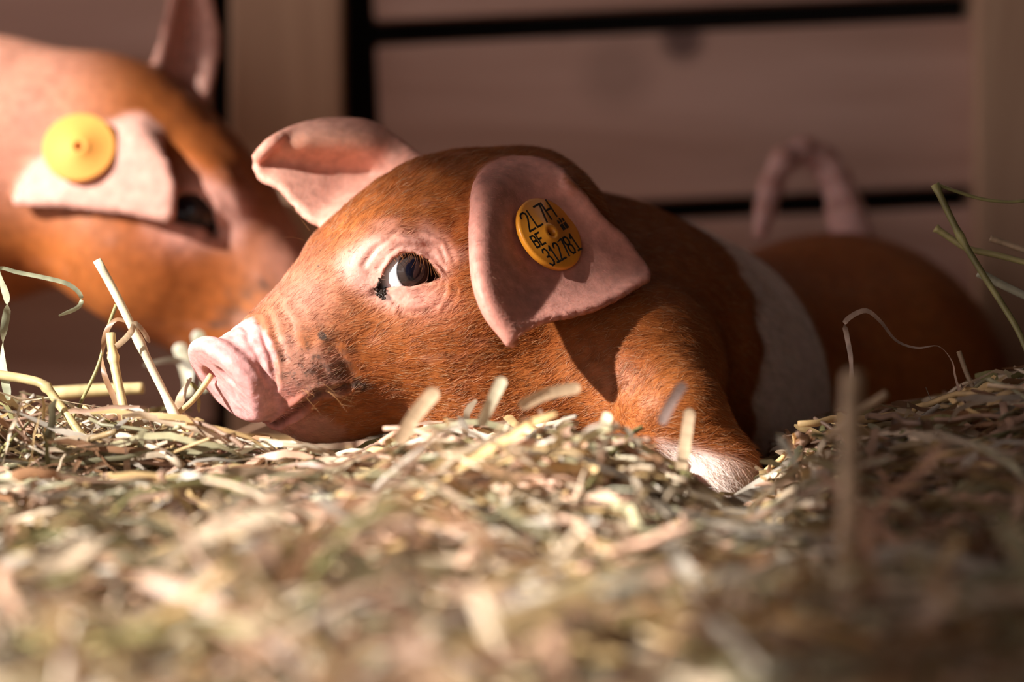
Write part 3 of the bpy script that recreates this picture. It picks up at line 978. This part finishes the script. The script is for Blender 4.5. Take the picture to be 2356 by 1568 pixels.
print_on('BE', -8.0, 0.0, 4.4, 1.05)
print_on('312781', -0.3, -7.0, 6.4, 0.80)
# small crowned shield mark to the right of the hole
Vm, Fm = [], []
def quad(x0, y0, x1, y1):
    b = len(Vm); Vm.extend([(x0, y0, .04), (x1, y0, .04), (x1, y1, .04), (x0, y1, .04)]); Fm.append((b, b + 1, b + 2, b + 3))
for q in ((6.2, -1.6, 8.0, 0.8), (8.3, -1.6, 10.0, 0.8), (6.2, 1.2, 7.2, 2.6), (7.6, 1.2, 8.6, 3.0), (9.0, 1.2, 10.0, 2.6)): quad(*q)
mesh_obj('emblem', place(np.array(Vm), tc, TAG_E, TAG_N), Fm, M_INK, etag, smooth=False)
# stud through the ear behind the disc, coloured dark for the shade in the hole
V, F = [], []
n = 20
for z, r in ((-9.0, 2.4), (-2.0, 2.4)):
    for i in range(n): V.append((r * math.cos(2 * math.pi * i / n), r * math.sin(2 * math.pi * i / n), z))
for i in range(n): F.append((i, (i + 1) % n, n + (i + 1) % n, n + i))
F.append(tuple(range(n, 2 * n)))
mesh_obj('stud', place(np.array(V), tc, TAG_E, TAG_N), F, plain('stud_hole_dark', (0.16, 0.04, 0.01), 0.5), etag)

# ------------------------------------------------------------------ the standing piglet behind
FR2 = Frame((-62, 163, 1), (0.78, -0.25, -0.57), -1)
if FR2.L[1] > 0: FR2.L = -FR2.L
ear2n = Sheet([
    R_((205, 275, 168), (262, 242, 172), (318, 242, 172), (348, 270, 170)),
    R_((140, 335, 158), (220, 318, 152), (310, 310, 148), (366, 345, 146)),
    R_((85, 402, 152), (180, 400, 146), (310, 400, 142), (394, 418, 140)),
    R_((35, 464, 150), (160, 470, 144), (300, 486, 140), (392, 506, 138)),
], lambda u, v: 1.9 + 0 * u, 50, 50)
ear2f = Sheet([
    R_((340, 215, 196), (400, 205, 208), (472, 225, 205)),
    R_((372, 110, 200), (425, 105, 214), (494, 120, 206)),
    R_((395, 15, 202), (430, 5, 212), (486, 25, 206)),
    R_((412, -60, 204), (430, -62, 208), (450, -60, 205)),
], lambda u, v: 2.0 + 0 * u, 40, 40)
B2 = [((-160, 195, 68, 42), (-205, 205, 66, 50)), ((-205, 205, 66, 50), (-290, 215, 58, 66)), ((-290, 215, 58, 66), (-400, 222, 60, 66)), ((-400, 222, 60, 66), (-470, 222, 62, 56)),
      ((-240, 180, 20, 24), (-246, 176, -60, 13)), ((-246, 176, -60, 13), (-240, 176, -105, 11)), ((-232, 245, 20, 24), (-225, 248, -60, 13)), ((-225, 248, -60, 13), (-222, 248, -105, 11)),
      ((-455, 185, 30, 34), (-465, 178, -55, 14)), ((-465, 178, -55, 14), (-458, 178, -105, 11)), ((-455, 255, 30, 34), (-462, 258, -55, 14)), ((-462, 258, -55, 14), (-455, 258, -105, 11)),
      ((-520, 222, 92, 6), (-545, 222, 70, 4)), ((-490, 222, 85, 30), (-520, 222, 92, 7))]
def pig_two(Q):
    f = np.full(len(Q), 60.0)
    for A, B in B2: sub_min(f, Q, A, B, 10, 30)
    a, u, l = FR2.loc(Q)
    m = (a > -165) & (a < 14) & (np.abs(l) < 62) & (np.abs(u) < 66)
    if m.any(): f[m] = smin(f[m], head_f(a[m], u[m], l[m]), 12)
    for sh in (ear2n, ear2f):
        e, _ = sh.query(Q)
        f = np.where(e < 20, smin(f, e, 4.0), f)
    return f
def build_two():
    V, F = surface_nets(pig_two, (-560, 110, -120), (-40, 300, 165), 2.6)
    V = project(pig_two, V, 2)
    g = grad(pig_two, V); nn = g / (np.linalg.norm(g, axis=1)[:, None] + 1e-9)
    px, py, a, u, l = canon_px(FR2, V)
    e1, i1 = ear2n.query(V); e2, i2 = ear2f.query(V)
    hm = sstep(-135, -110, a) * sstep(2.0, 6.0, np.minimum(e1, e2)) * (a < 12)
    V = V + nn * (relief(px, py, V, a) * hm)[:, None]
    n1 = vnoise(V, 14.0)
    c = C_COAT * (1 - n1[:, None]) + C_COAT2 * n1[:, None]
    c, _ = head_colour(c, FR2, V)
    c = mixc(c, C_PINK * 0.92, np.maximum(sstep(2.4, 0.8, e1), sstep(2.4, 0.8, e2)))
    c = mixc(c, C_PINK, 0.5 * sstep(-135, -185, V[:, 0]) * sstep(35, 70, V[:, 2]))  # sunlit highlight on neck and back painted into the coat colour
    c = mixc(c, C_WHITE, sstep(-196, -200, V[:, 0] + 6 * (vnoise(V, 9) - .5)) * sstep(-262, -258, V[:, 0]) * 0.8)
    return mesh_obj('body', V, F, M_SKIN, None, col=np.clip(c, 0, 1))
pig2 = empty('piglet', (-300, 215, -110))
tag(pig2, 'russet piglet standing head down by the post with a yellow ear tag', 'piglet', 'russet piglets in the pen')
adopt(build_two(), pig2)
build_eye(FR2, pig2, 1, white=(0.03, 0.02, 0.02)); build_eye(FR2, pig2, -1, white=(0.03, 0.02, 0.02))
V, F = disc_mesh(13.8, 2.4, 1.7)
i = pick(ear2n, 182, 335)
c2 = P(182, 337, ear2n.pts[i][1] - 9)
t2 = mesh_obj('ear_tag', place(V, c2, (1, 0, 0.1), (-0.05, -0.85, 0.34)), F, M_TAG2, pig2)
t2['label'] = 'yellow round plastic ear tag'

# ------------------------------------------------------------------ hay
def hz(X, Y):
    X = np.asarray(X, float); Y = np.asarray(Y, float)
    z = -50 + 0.155 * np.minimum(Y + 40, 0) - 0.10 * np.maximum(Y - 60, 0)
    z = z + 26 * np.exp(-((X - 195) / 60) ** 2 - ((Y - 10) / 80) ** 2)
    z = z + 15 * np.exp(-((X - 5) / 55) ** 2 - ((Y + 75) / 35) ** 2)
    z = z + 2 * np.exp(-((X + 150) / 65) ** 2 - ((Y - 5) / 38) ** 2) - 5 * np.exp(-((X + 140) / 50) ** 2 - ((Y + 40) / 35) ** 2)
    z = z - 13 * np.exp(-((X - 74) / 24) ** 2 - ((Y + 35) / 55) ** 2)
    z = z + 26 * np.exp(-((X + 70) / 45) ** 2 - ((Y - 150) / 45) ** 2)
    q = np.stack([X.ravel(), Y.ravel(), np.zeros(X.size)], 1)
    nz = 13 * (vnoise(q, 42) - 0.5) + 8 * (vnoise(q + 70, 17) - 0.5)
    return np.maximum(z + nz.reshape(X.shape), -AXIS_H + 3)

HAYC = np.array([[0.52, 0.36, 0.17], [0.72, 0.58, 0.42], [0.36, 0.33, 0.20], [0.28, 0.15, 0.08], [0.58, 0.37, 0.26], [0.52, 0.46, 0.38], [0.24, 0.22, 0.09]])
HAYW = np.array([0.22, 0.16, 0.12, 0.16, 0.20, 0.09, 0.05])

LIMX = [-400, 0, 200, 400, 450, 520, 620, 800, 880, 960, 1100, 1200, 1400, 1500, 1600, 1700, 1800, 1950, 2100, 2250, 2356, 2800]
LIMY = [840, 890, 930, 930, 945, 985, 1005, 1045, 985, 950, 905, 940, 960, 990, 1090, 1140, 965, 935, 925, 860, 810, 760]

def ribbons(path, width, twist0, twist, fold):
    """path (N,K,3) -> three-wide folded ribbons"""
    N, K, _ = path.shape
    T = np.gradient(path, axis=1); T /= np.linalg.norm(T, axis=2)[..., None] + 1e-9
    ref = np.zeros_like(T); ref[..., 2] = 1
    side_ = np.cross(T, ref); side_ /= np.linalg.norm(side_, axis=2)[..., None] + 1e-6
    nrm = np.cross(side_, T)
    ang = twist0[:, None] + twist[:, None] * np.linspace(0, 1, K)[None]
    s2 = side_ * np.cos(ang)[..., None] + nrm * np.sin(ang)[..., None]
    n2 = -side_ * np.sin(ang)[..., None] + nrm * np.cos(ang)[..., None]
    w = width[:, None] * np.minimum(1, 0.25 + 3.2 * np.sin(np.linspace(0.06, math.pi * 0.985, K)))[None]
    L = path - s2 * (w / 2)[..., None]; R = path + s2 * (w / 2)[..., None]
    M = path + n2 * (w * fold[:, None])[..., None]
    V = np.stack([L, M, R], 2)          # N,K,3,3
    idx = np.arange(N * K * 3).reshape(N, K, 3)
    q = []
    for c in (0, 1):
        q.append(np.stack([idx[:, :-1, c], idx[:, :-1, c + 1], idx[:, 1:, c + 1], idx[:, 1:, c]], -1).reshape(-1, 4))
    return V.reshape(-1, 3), np.vstack(q), K * 3

def tubes(path, rad, sides=6, cap=True, taper=0.75):
    N, K, _ = path.shape
    T = np.gradient(path, axis=1); T /= np.linalg.norm(T, axis=2)[..., None] + 1e-9
    ref = np.zeros_like(T); ref[..., 1] = 1
    A = np.cross(T, ref); A /= np.linalg.norm(A, axis=2)[..., None] + 1e-6
    B = np.cross(T, A)
    th = np.arange(sides) * 2 * math.pi / sides
    rr = rad[:, None] * np.linspace(1, taper, K)[None]
    V = path[:, :, None] + rr[..., None, None] * (A[:, :, None] * np.cos(th)[:, None] + B[:, :, None] * np.sin(th)[:, None])
    idx = np.arange(N * K * sides).reshape(N, K, sides)
    nx = np.roll(idx, -1, axis=2)
    q = np.stack([idx[:, :-1], nx[:, :-1], nx[:, 1:], idx[:, 1:]], -1).reshape(-1, 4)
    F = [tuple(f) for f in q]
    if cap and N == 1:
        F.append(tuple(idx[0, 0, ::-1])); F.append(tuple(idx[0, -1]))
    return V.reshape(-1, 3), F, K * sides

def scatter(n, x0, x1, y0, y1, K=9, lmin=18, lmax=75, lift=0.35, dz=(-4, 9)):
    X = rng.uniform(x0, x1, n); Y = rng.uniform(y0, y1, n)
    Z = hz(X, Y) + rng.uniform(dz[0], dz[1], n)
    th = rng.uniform(0, 2 * math.pi, n); ph = np.abs(rng.normal(0, lift, n)) - 0.08
    L = rng.uniform(lmin, lmax, n)
    curl = rng.normal(0, 1.1, n); droop = -np.abs(rng.normal(0.5, 0.5, n))
    path = np.empty((n, K, 3)); p = np.stack([X, Y, Z], 1); 
    for k in range(K):
        path[:, k] = p
        a = th + curl * (k / K) + 0.25 * np.sin(k * 1.7 + th * 3); e = ph + droop * (k / K) + 0.15 * np.sin(k * 2.1 + th * 5)
        p = p + (L / (K - 1))[:, None] * np.stack([np.cos(a) * np.cos(e), np.sin(a) * np.cos(e), np.sin(e)], 1)
    # nothing sinks through the heap or the animals, nothing hides the face
    fl = path.reshape(-1, 3)
    low = hz(fl[:, 0], fl[:, 1]) - 3
    fl[:, 2] = np.maximum(fl[:, 2], low)
    px, py = to_px(fl)
    bad = (py < np.interp(px, LIMX, LIMY)) & (fl[:, 1] < 130)
    bad |= (fl[:, 1] < -45) & (py < np.interp(px, [0, 420, 560, 760, 900, 1300, 1480, 1600, 1720, 1850, 2356], [1085, 1085, 1070, 1060, 960, 930, 985, 1100, 1170, 990, 950]))
    s1 = np.where(np.abs(fl[:, 1] - 100) < 220, pig_main(fl, ears=False), 9)
    bad |= (s1 < 0.3) | (fl[:, 1] > WY - 25)
    bad = bad.reshape(n, K).any(1)
    return path[~bad]

allpaths = [scatter(4200, -235, 235, -95, 60, lmax=70, lift=0.45), scatter(2200, -205, -60, -45, 45, lmin=22, lmax=80, lift=0.72, dz=(-6, 10)),
            scatter(5200, -240, 240, -560, -75, lmin=18, lmax=75, lift=0.4, dz=(-8, 8)), scatter(700, -260, 260, -560, -110, lmin=50, lmax=120, lift=0.25, dz=(-4, 9)), scatter(1600, -400, 400, 60, 235, lift=0.15), scatter(1000, 90, 240, -60, 60, lift=0.7, dz=(-6, 14)),
            scatter(1500, -420, -230, -500, 100), scatter(1500, 230, 420, -500, 100)]
paths = np.concatenate(allpaths)
kind = rng.choice(len(HAYC), len(paths), p=HAYW / HAYW.sum())
is_stem = rng.random(len(paths)) < 0.30
is_stem[kind == 3] = False
shade = rng.uniform(0.6, 1.3, len(paths)) * (0.55 + 0.9 * vnoise(paths[:, 0] * np.array([1, 1, 0]), 30))

# individuals: the pieces of hay that show largest near the plane of focus
mid = paths[:, 4]
mx, my = to_px(mid)
score = np.where((mx > 20) & (mx < 2330) & (my < 1330) & (mid[:, 1] > -75) & (mid[:, 1] < 30), np.linalg.norm(paths[:, -1] - paths[:, 0], axis=1) + (mid[:, 2] - hz(mid[:, 0], mid[:, 1])) * 4, 0)
chosen = np.argsort(-score)[:230]
single = np.zeros(len(paths), bool); single[chosen] = True

widths = rng.uniform(1.2, 4.0, len(paths)) * np.where((paths[:, 0, 0] < -60) & (np.abs(paths[:, 0, 1]) < 46), 0.7, 1.0) * (1 + 0.8 * sstep(-120, -350, paths[:, 0, 1])); stemr = rng.uniform(0.55, 1.35, len(paths)) * (1 + 0.6 * sstep(-120, -350, paths[:, 0, 1]))
tw0 = rng.uniform(-0.9, 0.9, len(paths)); tw = rng.normal(0, 1.3, len(paths)); fold = rng.uniform(-0.25, 0.25, len(paths))

gx = np.linspace(-480, 480, 241); gy = np.linspace(-900, WY - 32, 260)
GX, GY = np.meshgrid(gx, gy, indexing='ij'); GZ = hz(GX, GY) - 4
bv = np.stack([GX.ravel(), GY.ravel(), GZ.ravel()], 1)
for fun in (pig_two, lambda q: pig_main(q, ears=False)):      # pressed down under the animals
    for _ in range(40):
        j = np.where((np.abs(bv[:, 1] - 130) < 200) & (bv[:, 2] > -AXIS_H + 8))[0]
        j = j[fun(bv[j]) < 2.5] if len(j) else j
        if len(j) == 0: break
        bv[j, 2] -= 4.0
ii = np.arange(GX.size).reshape(GX.shape)
bf = np.stack([ii[:-1, :-1], ii[1:, :-1], ii[1:, 1:], ii[:-1, 1:]], -1).reshape(-1, 4)
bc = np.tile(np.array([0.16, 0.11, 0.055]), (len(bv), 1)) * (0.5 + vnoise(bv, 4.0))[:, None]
r = ~single & ~is_stem; t = ~single & is_stem
v1, f1, k1 = ribbons(paths[r], widths[r], tw0[r], tw[r], fold[r])
c1 = np.repeat(HAYC[kind[r]] * 1.12 * shade[r][:, None], k1, axis=0)
v2, f2, k2 = tubes(paths[t], stemr[t], 5, cap=False)
c2_ = np.repeat(HAYC[kind[t]] * shade[t][:, None], k2, axis=0)
f2 = np.array(f2)
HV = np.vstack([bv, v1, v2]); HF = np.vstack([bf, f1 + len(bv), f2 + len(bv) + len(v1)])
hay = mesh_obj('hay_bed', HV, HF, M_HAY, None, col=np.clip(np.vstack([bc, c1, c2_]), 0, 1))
tag(hay, 'deep bed of tangled dry hay that the piglets lie in', 'hay', kind='stuff')

TINT = ['golden', 'pale cream', 'grey-green', 'withered brown', 'pinkish tan', 'silvery grey', 'olive']
def spot(x, y):
    if y > 20 and x < -60: return 'behind the tall straws'
    if x < -105: return 'at the foot of the tall straws'
    if x < -55: return 'under the pink snout'
    if x < 5: return 'in front of the piglet cheek'
    if x < 55: return 'below the piglet neck and shoulder'
    if x < 105: return 'round the white foot'
    return 'on the shaded heap'
for i in chosen:
    end = np.linalg.norm(paths[i, -1] - paths[i, 0]); run = np.linalg.norm(np.diff(paths[i], axis=0), axis=1).sum()
    form = ('long ' if run > 52 else 'short ' if run < 34 else '') + ('curled ' if end / run < 0.82 else 'straight ' if end / run > 0.95 else 'bent ')
    pose = ' sticking up' if paths[i, :, 2].max() - hz(paths[i, 4, 0], paths[i, 4, 1]) > 16 else ' lying'
    if is_stem[i]:
        v, f, k = tubes(paths[i:i + 1], stemr[i:i + 1] * 1.15, 8); nm, noun, pl, ct = 'straw_stem', 'straw stem', 'straw stems', 'straw'
    else:
        v, f, k = ribbons(paths[i:i + 1], widths[i:i + 1], tw0[i:i + 1], tw[i:i + 1], fold[i:i + 1]); nm, noun, pl, ct = 'hay_leaf', 'hay leaf', 'hay leaves', 'hay'
    place_ = spot(paths[i, 4, 0], paths[i, 4, 1])
    o = mesh_obj(nm, v, f, M_HAY, None, col=np.tile(np.clip(HAYC[kind[i]] * shade[i], 0, 1), (len(v), 1)))
    tag(o, form + TINT[kind[i]] + ' ' + noun + pose + ' ' + place_, ct, pl + ' ' + place_)

# named stalks and leaves that stand out
def stalk(pts, r, c, label, taper=0.85, K=24, nodes=(), name='straw_stem', cat='straw', sides=10):
    p = catmull([P(*q) for q in pts], K)
    c = np.array(c)
    v, f, k = tubes(p[None], np.array([r]), sides, True, taper)
    colr = np.tile(c, (len(v), 1)) * np.repeat(0.88 + 0.24 * rng.random(K), sides)[:, None]
    # swollen joints
    for t in nodes:
        j = int(t * (K - 1)); 
        for jj, g in ((j, 1.35),):
            ring = v[jj * sides:(jj + 1) * sides]; cen = ring.mean(0); v[jj * sides:(jj + 1) * sides] = cen + (ring - cen) * g
            colr[jj * sides:(jj + 1) * sides] *= 1.25
    o = mesh_obj(name, v, f, M_HAY, None, col=np.clip(colr, 0, 1))
    return tag(o, label, cat)

def leaf(pts, w, c, label, tw0=0.3, tw=0.8, fold=0.12, K=40):
    p = catmull([P(*q) for q in pts], K)
    v, f, k = ribbons(p[None], np.array([w]), np.array([tw0]), np.array([tw]), np.array([fold]))
    colr = np.tile(np.array(c), (len(v), 1)) * np.repeat(0.85 + 0.3 * rng.random(K), 3)[:, None]
    o = mesh_obj('hay_leaf', v, f, M_HAY, None, col=np.clip(colr, 0, 1))
    return tag(o, label, 'hay')

ST = (0.66, 0.52, 0.26); PALE = (0.78, 0.70, 0.50); OL = (0.33, 0.30, 0.12); BR = (0.34, 0.19, 0.10); GG = (0.40, 0.42, 0.28); TAN = (0.58, 0.42, 0.27)
stalk([(223, 598, 4), (262, 668, 3), (302, 748, 2), (345, 838, 1), (388, 925, 0), (436, 1032, -6), (455, 1062, -8), (510, 1105, -14), (560, 1160, -20)], 1.55, PALE, 'tall pale straw standing slantwise clear of the hay before the snout', nodes=(0.32, 0.55))
stalk([(254, 766, -2), (262, 830, -4), (276, 900, -8), (300, 1000, -14), (322, 1062, -20), (345, 1130, -28)], 1.7, ST, 'golden straw standing upright beside the tall pale straw', nodes=(0.2,))
stalk([(-60, 850, 2), (0, 862, 0), (60, 872, -2), (102, 886, -4), (135, 928, -6), (180, 990, -10), (235, 1065, -16)], 1.75, ST, 'bent golden straw with a pale joint arching over the hay', nodes=(0.55,))
leaf([(-40, 640, 6), (0, 617, 6), (40, 626, 6), (110, 640, 6), (158, 654, 7), (186, 680, 8), (180, 706, 8), (135, 726, 6)], 1.6, GG, 'thin grey-green grass blade curling back in a hook', 0.8, 1.2)
leaf([(-8, 600, 8), (4, 648, 6), (17, 700, 5), (6, 780, 4), (8, 850, 2), (20, 920, 0)], 3.0, GG, 'upright twisted grey-green grass blade', 0.9, 1.5)
leaf([(344, 788, -2), (330, 762, -2), (312, 745, -3), (302, 762, -4), (285, 782, -4), (246, 814, -3)], 2.2, TAN, 'tan dry leaf wrapped round the tall pale straw', 0.6, 1.6)
leaf([(300, 742, 4), (268, 735, 5), (246, 760, 5), (236, 810, 4), (240, 860, 2), (262, 915, 0), (288, 990, -6)], 2.0, BR, 'brown shrivelled leaf hanging beside the golden straw', 0.4, 2.4)
stalk([(268, 700, 8), (250, 750, 8), (228, 835, 6), (196, 905, 4), (160, 975, 0)], 0.7, OL, 'thin olive stem behind the brown shrivelled leaf')
stalk([(486, 862, 5), (466, 892, 3), (440, 924, 2), (405, 954, 0), (350, 1005, -6)], 1.1, ST, 'short golden straw poking into the piglet nostril')
leaf([(440, 868, 14), (420, 905, 14), (405, 950, 12), (385, 1000, 10)], 3.2, TAN, 'tan leaf leaning below the piglet snout', 0.5, 0.6)
leaf([(430, 872, 16), (455, 900, 16), (457, 950, 14)], 2.6, OL, 'olive folded leaf below the piglet snout', 0.4, 0.9)
stalk([(2151, 424, 10), (2205, 535, 8), (2258, 625, 6), (2300, 690, 4), (2345, 765, 0), (2380, 850, -4)], 1.25, OL, 'long olive stalk with a pale cut end leaning over the right of the heap', nodes=(0.0, 0.25))
stalk([(2154, 424, 10), (2200, 440, 11), (2262, 458, 12), (2330, 464, 12), (2400, 455, 12)], 0.65, OL, 'thin olive stem branching from the leaning stalk tip')
stalk([(2152, 524, 16), (2195, 553, 15), (2228, 572, 14), (2300, 588, 12), (2400, 615, 10)], 1.25, (0.42, 0.36, 0.15), 'olive straw with a blunt end crossing behind the long stalk', nodes=(0.0,))
stalk([(2278, 548, 22), (2320, 562, 22), (2400, 590, 20)], 1.2, TAN, 'short tan straw above the pale one on the heap')
stalk([(2250, 626, 12), (2300, 652, 12), (2400, 700, 12)], 1.6, (0.52, 0.50, 0.36), 'pale grey straw crossing low behind the long stalk')
leaf([(1968, 895, -6), (1960, 870, -6), (1957, 820, -5), (1948, 770, -4), (1946, 738, -4), (1990, 714, -3), (2025, 738, -2), (2062, 783, -1), (2110, 800, 0), (2160, 796, 0), (2190, 830, 0), (2200, 875, 0), (2235, 985, 0)], 1.8, (0.50, 0.34, 0.26), 'brown curled grass blade looping free above the heap', 0.6, 3.2, K=60)
stalk([(2206, 808, 4), (2228, 868, 2), (2262, 935, 0), (2290, 1000, -6)], 0.9, TAN, 'straight tan straw stuck upright in the heap')
leaf([(2130, 890, -4), (2148, 950, -6), (2130, 1010, -8), (2080, 1060, -10)], 1.6, (0.42, 0.38, 0.30), 'grey grass blade bowed over the heap', 0.3, 1.0)
leaf([(2210, 880, 0), (2240, 960, -2), (2262, 1020, -4), (2290, 1090, -8)], 3.0, (0.40, 0.27, 0.2), 'broad brown leaf lying against the upright tan straw', 0.5, 1.2)
leaf([(1925, 1030, -30), (1970, 976, -30), (2010, 1005, -32), (2035, 1040, -34)], 0.9, TAN, 'fine tan blade arched in front of the heap', 0.2, 0.5)
# close, out-of-focus pieces
stalk([(1962, 862, -250), (1958, 1000, -262), (1955, 1180, -280), (1950, 1400, -300), (1945, 1520, -312)], 3.2, TAN, 'thick tan stalk standing upright out of the hay in front', taper=1.1)
stalk([(1905, 1010, -120), (1960, 960, -118), (2040, 905, -116)], 1.5, TAN, 'tan stem leaning before the white belt')
leaf([(915, 1020, -85), (955, 955, -88), (1005, 895, -92)], 5.0, TAN, 'broad tan leaf sticking up before the cheek', 0.9, 0.3)
leaf([(1105, 980, -75), (1130, 925, -76), (1158, 868, -78)], 4.0, PALE, 'pale broad leaf sticking up below the tagged ear', 0.8, 0.3)
leaf([(1195, 935, -80), (1260, 905, -82), (1335, 890, -84)], 4.6, TAN, 'tan broad leaf lying level below the neck', 0.9, 0.2)
leaf([(1330, 1040, -80), (1385, 985, -82), (1400, 950, -84)], 4.0, PALE, 'pale short leaf before the elbow', 0.9, 0.4)
leaf([(1520, 975, -90), (1545, 925, -92), (1575, 880, -94)], 3.6, (0.5, 0.36, 0.32), 'pinkish leaf sticking up before the shoulder', 0.9, 0.3)
leaf([(1565, 1090, -70), (1578, 1010, -72), (1588, 940, -74)], 4.2, TAN, 'tan upright leaf beside the white foot', 0.9, 0.2)
leaf([(1790, 1000, -110), (1830, 1070, -112), (1838, 1160, -116)], 4.0, (0.46, 0.44, 0.36), 'grey leaf drooping right of the white foot', 0.8, 0.3)
leaf([(430, 1200, -130), (560, 1215, -125), (650, 1185, -120), (705, 1160, -118)], 7.0, PALE, 'broad pale bleached leaf lying on the hay in front', 0.4, 0.4)
leaf([(165, 1235, -230), (215, 1330, -245), (290, 1440, -262), (350, 1590, -285)], 9.0, PALE, 'wide cream blade slanting across the nearest hay', 0.5, 0.4)
leaf([(280, 1270, -210), (350, 1350, -222), (425, 1440, -235)], 8.0, (0.62, 0.45, 0.38), 'wide rosy blade next to the cream one in the nearest hay', 0.5, 0.5)
leaf([(395, 1370, -235), (480, 1430, -245), (560, 1510, -256)], 8.0, (0.66, 0.60, 0.56), 'wide bleached grey blade in the nearest hay', 0.4, 0.4)
stalk([(250, 1500, -270), (420, 1520, -275), (640, 1590, -282)], 4.0, TAN, 'fat tan straw lying level in the nearest hay')
leaf([(1000, 1160, -120), (1080, 1110, -115), (1190, 1085, -112)], 5.0, (0.46, 0.34, 0.26), 'dull brown blade lying level below the broad tan leaf', 0.4, 0.3)
leaf([(880, 1165, -140), (950, 1240, -148), (1030, 1330, -158)], 6.0, (0.56, 0.40, 0.31), 'dusky pink blade slanting through the hay below the cheek', 0.5, 0.3)
stalk([(690, 1420, -240), (715, 1500, -250), (735, 1590, -262)], 3.0, (0.5, 0.45, 0.38), 'thick grey straw poking up in the nearest hay')
leaf([(1330, 1330, -200), (1400, 1290, -195), (1470, 1210, -185)], 6.0, TAN, 'tan blade rising from the hay below the white foot', 0.6, 0.3)
stalk([(120, 905, 62), (220, 897, 60), (330, 892, 58)], 2.4, ST, 'thick golden straw lying level behind the tall straws')
for k, (x0, y0, x1, y1, c) in enumerate(((470, 900, 452, 760, (0.30, 0.30, 0.20)), (432, 910, 410, 790, (0.45, 0.42, 0.30)), (505, 890, 478, 785, (0.30, 0.30, 0.20)))):
    leaf([(x0, y0, 112 + 6 * k), ((x0 + x1) / 2 + 8, (y0 + y1) / 2, 114 + 6 * k), (x1, y1, 116 + 6 * k)], 5.0, c, ('broad grey-green leaf standing behind the snout', 'broad pale leaf standing behind the snout', 'grey-green leaf half hidden behind the snout rim')[k], 0.9, 0.3)
leaf([(330, 840, 90), (400, 828, 92), (450, 850, 94)], 3.0, (0.5, 0.48, 0.4), 'grey blade arching low behind the snout', 0.6, 0.5)
